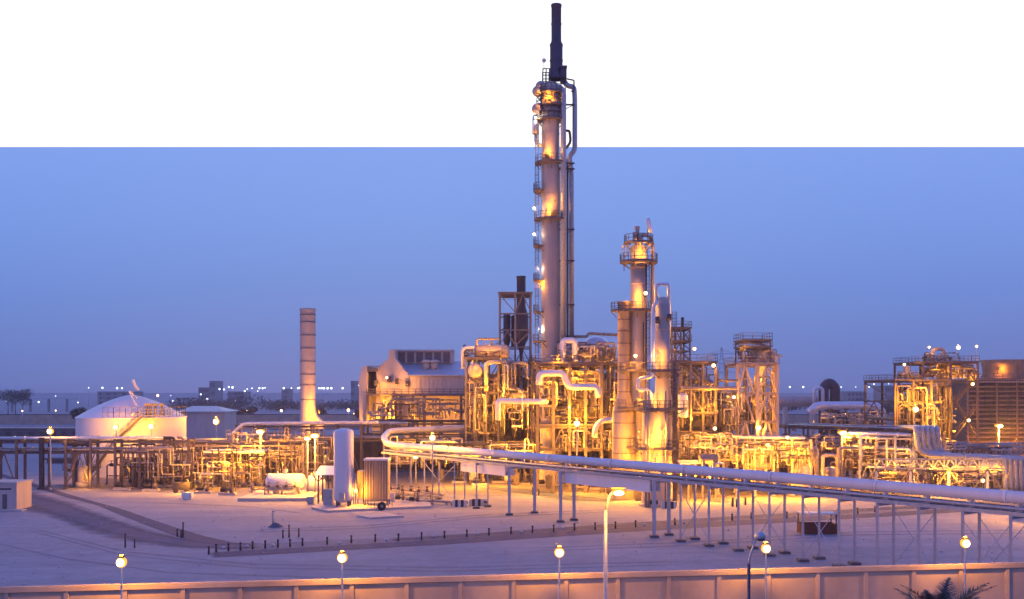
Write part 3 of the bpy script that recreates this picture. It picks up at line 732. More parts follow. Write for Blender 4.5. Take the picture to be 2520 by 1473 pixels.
k = MB(); k.tube([W(1568, 606, D), W(1568, 583, D), W(1578, 578, D), W(1598, 580, D), W(1606, 600, D+.4), W(1606, 668, D+.4), W(1603, 800, D+.4)], 4.6*s, 1.3, 12)
tag(build('riser_pipe', k, 'cream'), 'hooked beige pipe rising over the top of the second-tallest column', 'pipe')
k = MB(); k.tube([W(1590, 650, D-1.6), W(1590, 900, D-1.6)], 2.2*s, .4, 8); k.tube([W(1583, 790, D-1.7), W(1583, 905, D-1.7)], 1.6*s, .4, 8)
tag(build('riser_pipe', k, 'dark'), 'pair of thin dark vertical pipes on the front of the second-tallest column', 'pipe')
k = MB(); k.cyl(W(1565, 575, D), W(1565, 562, D), .05, n=6); k.ball(W(1565, 560, D), .4, 10, 6, 0, .6); tag(build('beacon', k, 'tank'), 'small whitish beacon just above the second-tallest column', 'beacon')
# windsock
def windsock(px, pt, pb, D, label, lean=3):
    root = thing('windsock', W(px, pb, D), label, 'windsock')
    k = MB(); k.cyl(W(px, pb, D), W(px, pt, D), .05, n=6); build('pole', k, 'galv', root)
    k = MB(); p = W(px, pt, D); k.tube([p, p + Vector((.25, 0, -.8)), p + Vector((lean*.12, .1, -2.0))], .3, .6, 10); build('sock', k, 'white', root)
windsock(1593, 538, 578, 142, 'pale pink windsock hanging limp above the second-tallest column')
windsock(327, 932, 982, 187, 'pale pink windsock hanging limp above the white storage tank', 8)
# round vessel to its right
D = 139.0; s = D/FOC; r = 18*s; PX = 1630.5
col3, x = column_vessel(PX, D, r, [(r*1.35, 0), (r*1.35, Z(985, D)), (r*1.05, Z(960, D)), (r, Z(940, D)), (r, Z(748, D))] + dome(r, Z(748, D), r),
                        'grey-white column with a tall looped pipe over its rounded top, third of the white columns', 'cream', 'column', 'process_column', rings=[Z(p, D) for p in (1170, 1110, 1055, 940, 880, 860, 810, 780)])
for py, a0, a1, w in ((910, 170, 380, 1.7), (1003, 170, 380, 2.2), (1100, 180, 370, 1.8)): ring_platform(col3, x, D, Z(py, D), r*1.05 if py < 950 else r*1.4, r*1.2+w, a0, a1, 'steel')
k = MB(); k.tube([W(1614, 742, D), W(1614, 702, D), W(1618, 699, D), W(1643, 699, D), W(1645, 704, D), W(1646, 830, D+.8)], 4.4*s, .9, 12)
tag(build('riser_pipe', k, 'clad'), 'silver pipe making a square loop over the third white column', 'pipe')
for px, py in ((1617, 785), (1647, 778)):
    k = MB(); k.cyl(W(px, py+8, D-1.1), W(px, py-8, D-1.1), .3, n=10); build('manhole', k, 'dark', col3)
ladder(col3, x+r+.5, D-.3, 0, Z(765, D), 0, 'steel')
k = MB(); Dq = 137.4
k.tube([W(1616, 736, Dq), W(1605, 760, Dq), W(1606, 800, Dq), W(1607, 905, Dq), W(1604, 924, Dq), W(1586, 927, Dq), W(1571, 930, Dq), W(1568, 945, Dq), W(1572, 956, Dq), W(1596, 958, Dq), W(1603, 975, Dq), W(1603, 1010, Dq)], 4.6*s, .8, 12)
tag(build('riser_pipe', k, 'clad'), 'pale silver pipe zigzagging in an S down between the two white columns', 'pipe')
# low fat lit vessel in front
D = 134.0; s = D/FOC
root, x = column_vessel(1611, D, 31*s, [(34*s, 0), (31*s, 3.0), (31*s, Z(1012, D)), (29*s, Z(1006, D)), (.05, Z(1004, D))], 'broad flat-topped pale vessel glowing yellow at the foot of the white columns', 'cream', 'vessel', 'process_vessel', rings=[Z(p, D) for p in (1180, 1140, 1100, 1060)])
ring_platform(root, x, D, Z(1004, D), .2, 31*s+1.0, 150, 390, 'steel')
for px, dd in ((1588, 1.1), (1596, 1.5), (1637, 1.2)):
    k = MB(); k.cyl((X(px, D-2), D-1.9-dd*.2, 0), (X(px, D-2), D-1.9-dd*.2, Z(960, D)), .12, n=8); build('side_pipe', k, 'pipe', root)
ring_platform(root, x, D, Z(1099, D), 31*s, 31*s+1.2, 180, 360, 'steel')
ladder(root, X(1659, D), D-.4, 0, Z(905, D), 0, 'dark')
k = MB(); k.hbeam((X(1660, D), D+.5, 0), (X(1660, D), D+.5, Z(885, D)), .35); k.hbeam((X(1668, D), D+3, 0), (X(1668, D), D+3, Z(885, D)), .35)
tag(build('support_post', k, 'steel'), 'tall brown steel posts rising just right of the white columns', 'post')

# ================================================================== grey chimney
D = 250.0; s = D/FOC; r = 18.8*s; x = X(757, D)
bands = [Z(p, D) for p in (773, 791, 823, 855, 887, 919, 945, 981)]
ch, _ = column_vessel(757, D, r, [(r*1.05, 0), (r, Z(1020, D)), (r, Z(762, D)), (r*1.06, Z(761, D)), (r*1.06, Z(757, D)), (r*.9, Z(757, D)), (r*.9, Z(775, D))],
                      'freestanding banded beige chimney left of the compressor house, against the sky', 'clay', 'chimney', 'chimney')
for z in bands: k = MB(); k.lathe((x, D, z), [(r*.99, -.09), (r*1.035, -.09), (r*1.035, .09), (r*.99, .09)], 32, smooth=False); build('band', k, 'steel', ch)
k = MB(); k.prism([(X(774, D), Z(1005, D)), (X(780, D), Z(1022, D)), (X(800, D), Z(1040, D)), (X(800, D), Z(1052, D)), (X(757, D), Z(1052, D)), (X(757, D), Z(1005, D))], D-1.4, D+1.4); build('flue_duct', k, 'clay', ch)

# ================================================================== storage tank
D = 187.0; s = D/FOC; r = 127.5*s; x = X(324.5, D)
tank = thing('storage_tank', (x, D, 0), 'huge white storage tank with low domed roof at the left', 'tank')
zt = Z(1024, D)
k = MB(); k.lathe((x, D, 0), [(r, 0), (r, zt)], 72)
for z in (zt*.2, zt*.4, zt*.6, zt*.8): k.lathe((x, D, z), [(r, -.02), (r+.025, -.02), (r+.025, .02), (r, .02)], 72, smooth=False)
build('shell', k, 'tank', tank)
k = MB(); R0 = r+.12
k.lathe((x, D, zt), [(R0, -.15), (R0, .08)] + [(r*math.cos(a)/1.0, .08 + (Z(970, D)-zt)*(math.sin(a))) for a in [PI/2*i/8 for i in range(9)]][0:0] + [(r*(1-i/10), .08 + (Z(970, D)-zt)*(1-(1-i/10)**1.45)) for i in range(11)], 72); build('roof', k, 'tank', tank)
k = MB(); A_ = [R(200 + 12*i) for i in range(16)]
railing(k, [(x+(r-.1)*math.cos(a), D+(r-.1)*math.sin(a), zt) for a in A_ if math.cos(a) > -.35], h=1.9, r=.035, step=1.3); build('railing', k, 'steel', tank)
P1, P2 = W(287, 1068, D-r*.97), W(352, 1010, D-r*.97)
st = stair(tank, (P1.x, D-r*.985-.6, max(.3, P1.z-1)), (P2.x, D-r*.985-.6, zt+.4), 1.0, 'steel')
stair(tank, (P1.x-4.8, D-r*.985-.6, 0.1), (P1.x, D-r*.985-.6, max(.3, P1.z-1)), 1.0, 'steel')
k = MB(); pz = zt+.5; k.box((X(350, D-r), D-r-1.0, pz), (X(408, D-r), D-r+2.5, pz+.12)); railing(k, [(X(350, D-r), D-r-1, pz), (X(408, D-r), D-r-1, pz), (X(408, D-r), D-r+2.5, pz)], r=.05)
for px in (358, 368, 380, 395): k.cyl((X(px, D-r), D-r+.6, pz), (X(px, D-r), D-r+.6, pz+2.0), .2, n=8); k.box((X(px, D-r)-.35, D-r+.4, pz+1.6), (X(px, D-r)+.35, D-r+.8, pz+2.1))
build('platform', k, 'steel', tank)
k = MB()
k.tube([(x+2.0, D-3, Z(978, D)), (x+.8, D-4, Z(978, D)+1.6), (x+3.4, D-6, zt+1.6), (x+3.4, D-r+.5, zt+.6)], .16, .8, 8); build('vent_pipe', k, 'tank', tank)
k = MB(); k.lathe((x, D, 0), [(r+1.2, 0), (r+1.2, .25), (r, .3)], 72, smooth=False); build('ring_footing', k, 'conc', tank)

# ================================================================== compressor house
D = 215.0; s = D/FOC
hs = thing('compressor_house', (X(1030, D), D+9, 0), 'big tan gabled compressor house with louvred roof monitor', 'building')
def PZ(px, py, d=D): return (X(px, d), Z(py, d))
k = MB()                                                 # gable end as a solid bay, its ridge running to the right
yb = D+18
k.box((X(1005, D), D, Z(970, D)), (X(1154, D), yb, Z(921, D))); build('wall', k, 'clay', hs)
# roof slope from the monitor down to the front eave
k = MB(); a, b, c2, d2 = Vector((X(1008, D)-.3, D-.5, Z(920, D))), Vector((X(1156, D), D-.5, Z(920, D))), Vector((X(1110, D)+1.5, D+8, Z(884, D))), Vector((X(962, D), D+8, Z(884, D)))
k.add([a, b, c2, d2, a-Vector((0, 0, .25)), b-Vector((0, 0, .25)), c2-Vector((0, 0, .25)), d2-Vector((0, 0, .25))], [(0, 1, 2, 3), (7, 6, 5, 4), (0, 4, 5, 1), (1, 5, 6, 2), (2, 6, 7, 3), (3, 7, 4, 0)])
e1 = [Vector((v.x, 2*(D+8)+5-v.y+0, v.z)) for v in (a, b, c2, d2)]
k.add(e1 + [v-Vector((0, 0, .25)) for v in e1], [(3, 2, 1, 0), (4, 5, 6, 7), (0, 1, 5, 4), (1, 2, 6, 5), (2, 3, 7, 6), (3, 0, 4, 7)])
build('roof', k, 'roof', hs)
k = MB(); k.prism([PZ(926, 921), PZ(926, 906), PZ(940, 893), PZ(956, 880), PZ(957, 860), PZ(970, 857), PZ(973, 880), PZ(1006, 921), PZ(1006, 1040), PZ(926, 1040)], D-.15, D-.02); 
k.prism([PZ(926, 921), PZ(926, 906), PZ(940, 893), PZ(956, 880), PZ(957, 860), PZ(970, 857), PZ(973, 880), PZ(1006, 921), PZ(1006, 965), PZ(926, 965)], D, yb)
build('gable', k, 'clay', hs)
mon = MB(); mon.box((X(957, D), D+6, Z(890, D)), (X(1110, D), D+12, Z(859, D))); mo = build('roof_monitor', mon, 'clay', hs)
k = MB(); k.box((X(953, D), D+5.4, Z(859, D)), (X(1111, D), D+12.6, Z(855, D))); build('roof_cap', k, 'roof', mo)
for i in range(6):
    a = 975 + i*22.7; w = 17; k = MB(); yy = D+5.9
    for q in range(9): k.box((X(a-3, D), yy-.05, Z(886-q*2.7, D)), (X(a+w-3, D), yy+.06, Z(884.4-q*2.7, D)))
    k.box((X(a-3, D), yy+.03, Z(888, D)), (X(a+w-3, D), yy+.08, Z(862, D))); build('louvre', k, 'louver', mo)
for px in (1046, 1066):
    k = MB(); k.cyl((X(px, D), D+3.5, Z(905, D)), (X(px, D), D+3.5, Z(888, D)), .75, n=16); k.lathe((X(px, D), D+3.5, Z(888, D)), [(.9, -.1), (1.3, .1), (.8, .45), (.01, .6)], 16); build('roof_vent', k, 'clay', hs)
# outer left wing wall and open lower storey
k = MB(); k.prism([PZ(886, 1040), PZ(884, 935), PZ(894, 899), PZ(905, 899), PZ(905, 1040)], D-1, yb); build('wing_wall', k, 'clay', hs)
k = MB()
for q in range(8): k.bar((X(907+q*4, D), D-1, Z(906, D)), (X(907+q*4, D), D-1, Z(899, D)), .1)
k.bar((X(905, D), D-1, Z(899, D)), (X(938, D), D-1, Z(899, D)), .12); k.box((X(905, D), D-1, Z(912, D)), (X(930, D), yb, Z(906, D))); build('railing', k, 'steel', hs)
k = MB(); k.box((X(1000, D), D+7.2, 0), (X(1150, D), D+7.5, Z(968, D))); k.box((X(905, D), D+6, 0), (X(1000, D), D+6.3, Z(968, D))); build('lower_wall', k, 'clay', hs)
for i in range(22):
    q = X(1003+i*6.8, D+7.2); k = MB(); k.box((q, D+7.08, 1), (q+.14, D+7.197, Z(970, D+7.2))); build('cladding_rib', k, 'clay', hs)
for px in (1060, 1125):
    k = MB(); k.box((X(px, D+7), D+7.0, Z(1058, D+7)), (X(px, D+7)+2.6, D+7.197, Z(1030, D+7))); build('door', k, 'steel', hs)
k = MB(); k.box((X(904, D), D-1.5, Z(972, D)), (X(1160, D), yb, Z(968, D))); fl = build('gallery_floor', k, 'steel', hs)
k = MB(); railing(k, [(X(904, D), D-1.4, Z(968, D)), (X(1160, D), D-1.4, Z(968, D))], r=.06, step=1.5); build('railing', k, 'steel', fl)
for px in (906, 940, 975, 987, 1017, 1045, 1135, 1157):
    k = MB(); k.hbeam((X(px, D), D-1, 0), (X(px, D), D-1, Z(970, D)), .55); build('column', k, 'steel', hs)
stair(hs, (X(945, D), D-2.2, Z(1036, D)), (X(972, D), D-2.2, Z(972, D)), 1.0, 'steel')
for i in range(14):
    q = 1012 + i*10.5; k = MB(); k.box((X(q, D), D-.08, Z(969, D)), (X(q, D)+.12, D-.003, Z(922, D))); build('cladding_rib', k, 'clay', hs)
for px, py in ((958, 930), (1003, 940), (926, 940), (977, 935)):
    k = MB(); k.box((X(px-4, D), D-.9, Z(py+8, D)), (X(px+4, D), D-.2, Z(py-6, D))); build('ventilator', k, 'dark', hs)

# ================================================================== lattice tower with dark hopper stack
D0, D1 = 176.0, 184.0
lt = frame('steel_tower', 'open lattice tower of dark steel holding a black-blue hopper and stack', 'steel tower', 1229, 1306, D0, D1, (1010, 970, 930, 890, 850, 808, 768, 720), 2, 1, 'gsteel', .3, .24, 0, decks=(3, 7), rails=(3,), braces='all')
D = 180.0; s = D/FOC
root = thing('hopper_stack', (X(1282, D), D, Z(850, D)), 'black-blue hopper with slim stack inside the lattice tower', 'stack')
k = MB(); k.lathe((X(1282, D), D, 0), [(3*s, Z(888, D)), (5*s, Z(862, D)), (12*s, Z(842, D)), (17*s, Z(833, D)), (18*s, Z(828, D)), (18*s, Z(780, D)), (17*s, Z(772, D)), (11*s, Z(752, D)), (11*s, Z(684, D)), (12*s, Z(683, D)), (12*s, Z(680, D)), (10*s, Z(680, D)), (10*s, Z(690, D))], 24); build('shell', k, 'stack', root)
small = MB(); small.lathe((X(1247, D), D, 0), [(2*s, Z(856, D)), (9*s, Z(838, D)), (9*s, Z(775, D))] + dome(9*s, Z(775, D), .5), 20); tag(build('cyclone_vessel', small, 'stack'), 'slim dark vessel beside the hopper in the lattice tower', 'vessel')
k = MB(); k.lathe((X(1263, D), D+1, 0), [(6*s, Z(850, D)), (6*s, Z(775, D)), (.1, Z(772, D))], 16); tag(build('cyclone_vessel', k, 'stack'), 'narrow dark vessel squeezed between hopper and slim vessel in the lattice tower', 'vessel')
# ================================================================== helpers that fill working areas with separate machines
def fill(kind, spots, where, s=1.0, z=0.0, group=None, **kw):
    """spots: [(px, py_ground)] or [(px, D, None)]; labels count from the left."""
    spots = sorted(spots, key=lambda p: p[0]); n = len(spots)
    for i, p in enumerate(spots):
        if len(p) == 2: q = G(*p); x, y = q.x, q.y
        else: x, y = X(p[0], p[1]), p[1]
        o = ORD[i] + ' from the left' if n > 1 else 'the only one'
        if kind == 'pump': pump_set(x, y, f'dark-motored pump set {where}, {o}', z, s, group=group, **kw)
        if kind == 'valve': valve_set(x, y, f'pipe manifold with two valves {where}, {o}', z, s, group=group, **kw)
        if kind == 'tank': small_tank(x, y, f'short-legged upright tank {where}, {o}', z=z, group=group, **kw)
        if kind == 'cabinet': cabinet(x, y, f'metal control cabinet {where}, {o}', z=z, group=group, **kw)
ORD += ['thirty-seventh', 'thirty-eighth', 'thirty-ninth', 'fortieth'] + ['forty-'+w for w in ('first', 'second', 'third', 'fourth', 'fifth', 'sixth', 'seventh', 'eighth', 'ninth')] + ['fiftieth'] + ['fifty-'+w for w in ('first', 'second', 'third', 'fourth', 'fifth', 'sixth', 'seventh', 'eighth', 'ninth')] + ['sixtieth'] + ['sixty-'+w for w in ('first', 'second', 'third', 'fourth', 'fifth', 'sixth', 'seventh', 'eighth', 'ninth')] + ['seventieth'] + ['seventy-'+w for w in ('first', 'second', 'third', 'fourth', 'fifth', 'sixth', 'seventh', 'eighth', 'ninth')] + ['eightieth'] + ['eighty-'+w for w in ('first', 'second', 'third', 'fourth', 'fifth', 'sixth', 'seventh', 'eighth', 'ninth')] + ['ninetieth']
def tangle(px0, px1, py0, py1, D0, D1, n, where, seed, rr=(.07, .2), m=('pipe', 'steel', 'galv', 'cream', 'dark', 'pipe'), group=None):
    """n separate process pipes, each with its own route of rises, runs and drops."""
    n = int(n*3.5); rr = (rr[0]*.6, rr[1]*.68); rn = random.Random(seed); xs = sorted(px0 + (px1-px0)*(i+.5+rn.uniform(-.3, .3))/n for i in range(n))
    for i, px in enumerate(xs):
        D = rn.uniform(D0, D1); r = rn.uniform(*rr); x = X(px, D); zt, zb = Z(py0, D), Z(py1, D)
        z1 = rn.uniform(zb + (zt-zb)*.35, zt); z0 = rn.uniform(zb, zb + (zt-zb)*.25); w = rn.choice((-1, 1))*rn.uniform(1.2, max(1.6, (px1-px0)*D/FOC*.35))
        lo, hi = X(px0, D), X(px1, D); x2 = min(max(x+w, lo), hi); z2 = rn.uniform(z0, z1); dy = rn.uniform(-1.5, 1.5)
        sh = rn.randrange(4)
        if sh == 0: pts = [(x, D, z0), (x, D, z1), (x2, D, z1), (x2, D, z0)]
        elif sh == 1: pts = [(x, D, z0), (x, D, z1), (x, D+dy, z1), (x2, D+dy, z1), (x2, D+dy, z2), (min(x2+.8, hi), D+dy, z2)]
        elif sh == 2: pts = [(max(lo, x-(hi-lo)*rn.uniform(.1, .5)), D, z1), (x, D, z1), (x, D, z2), (x2, D, z2)]
        else: pts = [(x, D, z0), (x, D, z1), (x+.6, D, z1+.01), (x+.6, D, z2), (x2+.9, D, z2)]
        pts = [p for j, p in enumerate(pts) if j == 0 or (Vector(p)-Vector(pts[j-1])).length > .15]
        if len(pts) < 2: continue
        q = [Vector(pts[0])]
        for p in pts[1:]: q.append(Vector(p))
        mm = m[rn.randrange(len(m))]
        k = MB(); k.tube(q, r, r*2.6, 8)
        a, b = q[0], q[1]; c = a.lerp(b, .55); u = (b-a).normalized()
        k.cyl(c-u*r*1.6, c+u*r*1.6, r*1.7, n=8); k.cyl(c-u*r*2.3, c-u*r*1.9, r*2.1, n=8); k.cyl(c+u*r*1.9, c+u*r*2.3, r*2.1, n=8)
        adj = {'pipe': 'beige', 'cream': 'cream', 'clad': 'silver', 'steel': 'brown', 'galv': 'grey', 'dark': 'dark', 'rackm': 'blue-grey'}[mm]
        o = tag(build('pipe', k, mm), f'{adj} pipe {where}', 'pipe', group or ('pipes ' + where))
        o['auto'] = where; o['ord'] = px; o['stem'] = f'{adj} pipe {where}'; o['side'] = 'l'
def rack(label, a, b, nb, width, levels, pipes, where, m='steel', cw=.3, pm=('pipe', 'cream', 'clad', 'steel', 'dark'), seed=1, rr=(.1, .26), hang=0):
    """Pipe rack from plan point a to b: portal bents of its own, girders; the pipes that lie on it are things."""
    rn = random.Random(seed); a, b = Vector((*a, 0)), Vector((*b, 0)); d = (b-a).normalized(); nrm = Vector((-d.y, d.x, 0))
    root = thing('pipe_rack', a, label, 'pipe rack'); top = max(levels)
    for i in range(nb+1):
        c = a.lerp(b, i/nb)
        for q in (-1, 1):
            k = MB(); p = c + nrm*q*width/2; k.hbeam(p, p+Vector((0, 0, top+.1)), cw); k.box((p.x-cw, p.y-cw, 0), (p.x+cw, p.y+cw, .2)); build('post', k, m, root)
        for z in levels:
            k = MB(); u = Vector((0, 0, z-.15)); k.hbeam(c-nrm*width/2+u, c+nrm*width/2+u, cw*.9); build('cross_beam', k, m, root)
        if i % 3 == 1 and i < nb:
            k = MB(); c2 = a.lerp(b, (i+1)/nb); o = -nrm*width/2 if nrm.y > 0 else nrm*width/2
            mid = c.lerp(c2, .5) + Vector((0, 0, min(levels)-.3)); k.bar(c+o+Vector((0, 0, .3)), mid+o, .16); k.bar(c2+o+Vector((0, 0, .3)), mid+o, .16); build('cross_brace', k, m, root)
    for z in levels:
        for q in (-1, 1):
            k = MB(); u = Vector((0, 0, z-.35)); k.hbeam(a+nrm*q*width/2+u, b+nrm*q*width/2+u, cw*.8); build('girder', k, m, root)
    names = ['nearest the camera', 'second from the front', 'third from the front', 'fourth from the front', 'fifth from the front', 'sixth from the front', 'seventh from the front']
    for li, z in enumerate(levels):
        lev = ['lower', 'upper', 'top'][li] if len(levels) > 1 else 'only'
        sgn = -1 if nrm.y > 0 else 1
        for j in range(pipes):
            r = rn.uniform(*rr); off = nrm*sgn*(width/2 - width*(j+.5)/pipes); e0, e1 = rn.uniform(0, .12), rn.uniform(.88, 1)
            p0, p1 = a.lerp(b, e0)+off, a.lerp(b, e1)+off; u = Vector((0, 0, z+r+.02)); mm = pm[rn.randrange(len(pm))]
            pts = [p0+u, p1+u]
            if rn.random() < .5: pts.append(p1+u-Vector((0, 0, rn.uniform(1, 3))))
            if rn.random() < .4: pts.insert(0, p0+u-Vector((0, 0, rn.uniform(1, 3))))
            k = MB(); k.tube(pts, r, .6, 8)
            for t in (.2, .5, .8): c = p0.lerp(p1, t)+u; k.cyl(c-d*.12, c+d*.12, r*1.35, n=8)
            o = tag(build('pipe', k, mm), f'pipe on the {lev} deck of the {where}', 'pipe', 'pipes lying on the '+where)
            o['auto'] = f'{where} {lev}'; o['ord'] = float(j); o['stem'] = f'pipe on the {lev} deck of the {where}'; o['side'] = 'f'
    return root
def lamps(lst, label, group, **kw):
    """lst: (px, py, D, P, r)"""
    lst = sorted(lst)
    for i, (px, py, D, P, r) in enumerate(lst):
        lamp(px, py, D, P, r, f'{label}, {ORD[i]} from the left', group=group, **kw)
def building(px0, px1, pt, D, depth, label, m='farb', name='building', roof=None, cat='building', cols=0, rows=0, base=0.0):
    x0, x1, z = X(px0, D), X(px1, D), Z(pt, D)
    root = thing(name, ((x0+x1)/2, D, base), label, cat)
    k = MB(); k.box((x0, D, base), (x1, D+depth, z)); build('wall', k, m, root)
    k = MB(); k.box((x0-.4, D-.4, z+.003), (x1+.4, D+depth+.4, z+.35)); build('roof', k, roof or 'bund', root)
    for i in range(cols):
        for j in range(rows):
            w = (x1-x0)/cols; h = (z-base)/rows; k = MB(); cx = x0+w*(i+.5); cz = base+h*(j+.5)
            k.box((cx-w*.25, D-.06, cz-h*.2), (cx+w*.25, D-.004, cz+h*.25)); build('window', k, 'dark', root)
    return root

# ================================================================== left: hut, rack, pumps, vessels
D = 129.0
hut = thing('hut', (X(15, D), D, 0), 'small tan flat-roofed hut on the sand at the left edge of the picture', 'hut')
k = MB(); k.box((X(-40, D), D, 0), (X(41, D), D+4, Z(1189, D))); build('wall', k, 'clay', hut)
k = MB(); k.box((X(-42, D), D-.15, Z(1189, D)+.003), (X(43, D), D+4.15, Z(1184, D))); build('roof', k, 'conc', hut)
k = MB(); k.box((X(-12, D), D-.04, Z(1203, D)), (X(28, D), D-.004, Z(1199, D))); build('vent_slot', k, 'dark', hut)
k = MB(); k.box((X(6, D), D-.05, .1), (X(17, D), D-.004, 2.0)); build('door', k, 'steel', hut)
k = MB(); k.box((X(-45, D), D-1.3, 0), (X(66, D), D, .14)); build('step', k, 'conc', hut)

rack('brown pipe rack on tall braced posts running in front of the storage tank', (X(-70, 158), 158), (X(470, 160), 160), 9, 3.2, (5.9, 7.55), 5, 'left rack', 'steel', .34, seed=4)
k = MB(); k.hbeam((X(107, 157), 156.4, 0), (X(107, 157), 156.4, Z(1074, 157)), .6); k.box((X(107, 157)-.5, 155.9, 0), (X(107, 157)+.5, 156.9, .3))
tag(build('support_post', k, 'dark'), 'thick dark post beside the first lit lamp at the left', 'post')
rack('higher pipe rack stepping up left of the grey chimney', (X(585, 176), 176), (X(1010, 178), 178), 7, 3.2, (6.9, 9.3), 5, 'rack under the chimney', 'steel', .3, seed=8)
rack('pipe rack passing in front of the compressor house', (X(900, 196), 196), (X(1335, 192), 192), 7, 3.2, (7.2, 9.2), 6, 'rack below the compressor house', 'steel', .3, seed=9)
pipe([W(560, 1068, 170), W(572, 1066, 170), W(598, 1040, 170), W(640, 1039, 170), W(930, 1037, 170)], .28, 'cream pipe rising in a slanting step up to the rack under the chimney', 'white')
rack('low pipe rack among the pumps at the left front', (X(455, 166), 166), (X(750, 166), 166), 5, 2.6, (4.6, 6.6), 4, 'rack among the left pumps', 'cream', .24, seed=15)
# small platform left of the tank front
fp = frame('access_platform', 'small railed steel platform on legs left of the storage tank', 'platform', 160, 217, 162, 166, (1155, 1092), 2, 1, 'steel', .25, .2)
k = MB(); k.cyl((X(203, 160), 160, 0), (X(203, 160), 160, Z(1145, 160)), .75, n=16); k.cyl((X(203, 160), 160, 0), (X(203, 160), 160, .8), 1.0, n=16)
tag(build('concrete_pier', k, 'conc'), 'squat round concrete pier lit orange under the small steel platform', 'pier')
fill('pump', [(300, 1203), (334, 1192), (372, 1206), (408, 1196), (447, 1190), (500, 1212), (560, 1216), (610, 1206)], 'at the left front of the plant', 1.1, group='pumps at the left front')
fill('valve', [(286, 1190), (318, 1186), (350, 1194), (388, 1188), (424, 1180), (470, 1194), (520, 1196), (572, 1200), (624, 1196)], 'behind the left pumps', 1.2, group='manifolds behind the left pumps', h=3.2, w=3)
tangle(296, 470, 1085, 1195, 155, 168, 20, 'standing before the storage tank', 21)
tangle(470, 650, 1090, 1205, 153, 168, 20, 'around the three arched tanks', 22)
tangle(640, 820, 1070, 1190, 158, 172, 20, 'behind the long white drum', 23)
tangle(560, 800, 1050, 1095, 162, 176, 12, 'below the chimney rack lamps', 24, rr=(.06, .13))
for i, (a, b) in enumerate(((505, 530), (549, 584), (597, 638))):
    q = X((a+b)/2, 163); small_tank(q, 163, f'yellow-lit arch-topped tank under the lit canopy, {ORD[i]} of three from the left', (b-a)/2*163/FOC, 3.2, 0, 'cream', 'arch-topped tanks under the canopy')
cn = thing('canopy', (X(570, 163), 163, 0), 'low flat canopy roof lit bright yellow above three arch-topped tanks', 'canopy')
k = MB(); k.box((X(494, 160), 160, 5.55), (X(648, 160), 166, 5.7)); k.box((X(494, 160), 160, 5.35), (X(648, 160), 160.15, 5.549)); build('roof', k, 'white', cn)
for px in (496, 543, 590, 645):
    for y in (160.3, 165.7):
        k = MB(); k.hbeam((X(px, 160), y, 0), (X(px, 160), y, 5.34), .22); build('post', k, 'cream', cn)
for i, px in enumerate((335, 346, 372, 385)):
    k = MB(); D = 160; k.lathe((X(px, D), D, 0), [(.45, .5), (.5, 1.0)] + [(a, b) for a, b in dome(.5, Z(1130, D), .5)], 14); k.cyl((X(px, D), D, 0), (X(px, D), D, .6), .3, n=8)
    tag(build('gas_bottle', k, 'dark'), f'dark upright cylinder before the storage tank, {ORD[i]} of four', 'cylinder', 'dark cylinders before the storage tank')
# white horizontal drums at the front
saddle_drum(654, 752, 1183, 146, 1.17, 'long white horizontal drum on saddles at the left front', 'white')
saddle_drum(752, 800, 1190, 150, 1.35, 'short bright yellow-lit drum beside the long white drum', 'white')
k = MB(); p, q = G(585, 1231), G(772, 1224); k.box((p.x, p.y, 0), (q.x, p.y+12, .42)); o = tag(build('plant_slab', k, 'conc'), 'long low concrete slab under the white horizontal drums', 'slab')
fill('valve', [(600, 1214), (640, 1218), (672, 1222), (715, 1222)], 'on the slab before the white drum', .9, .42, group='manifolds before the white drum', h=1.2, w=2.4)
# canopy shed, cabinet, small skid
sh = thing('shelter', (X(800, 137), 137, 0), 'small open shelter with bright pitched white roof left of the white vessel', 'shelter')
k = MB(); a0, a1 = X(778, 136), X(824, 136); k.add([(a0, 135, 4.0), (a1, 135, 4.0), (a1, 139, 4.9), (a0, 139, 4.9), (a0, 135, 3.9), (a1, 135, 3.9), (a1, 139, 4.8), (a0, 139, 4.8)], [(0, 1, 2, 3), (7, 6, 5, 4), (0, 4, 5, 1), (1, 5, 6, 2), (2, 6, 7, 3), (3, 7, 4, 0)]); build('roof', k, 'white', sh)
for px in (785, 810):
    for y in (135.5, 138.5):
        k = MB(); k.bar((X(px, 136), y, 0), (X(px, 136), y, 3.95), .2); k.bar((X(px, 136), y, 3.0), (X(px, 136)+.8, y, 3.9), .12); k.bar((X(px, 136), y, 3.0), (X(px, 136)-.8, y, 3.9), .12); build('post', k, 'steel', sh)
cabinet(X(808, 133), 133, 'ribbed grey cabinet standing just left of the tall white vessel', 1.2, 2.2, 1.0, m='galv')
cabinet(X(764, 136), 136, 'small grey box on the ground under the double floodlight', .9, .9, .6, m='galv')
cabinet(X(466, 157), 157, 'dark brown upright cabinet at the left front', 1.0, 2.6, .8, m='dark')
sk = thing('generator_trailer', (*G(445, 1211).xy, 0), 'low dark generator trailer at the left front', 'trailer')
q = G(445, 1211); k = MB(); k.box((q.x-1.3, q.y, .5), (q.x+1.3, q.y+1.4, 1.5)); k.box((q.x-1.35, q.y-.02, 1.5), (q.x+1.35, q.y+1.45, 1.56)); build('body', k, 'dark', sk)
for dx in (-.8, .8):
    k = MB(); k.cyl((q.x+dx, q.y-.05, .35), (q.x+dx, q.y+.2, .35), .35, n=14); build('wheel', k, 'rubber', sk)
q = G(458, 1227); cabinet(q.x, q.y+.5, 'low white box on the sand before the dark trailer', 1.4, .9, .8, m='white')
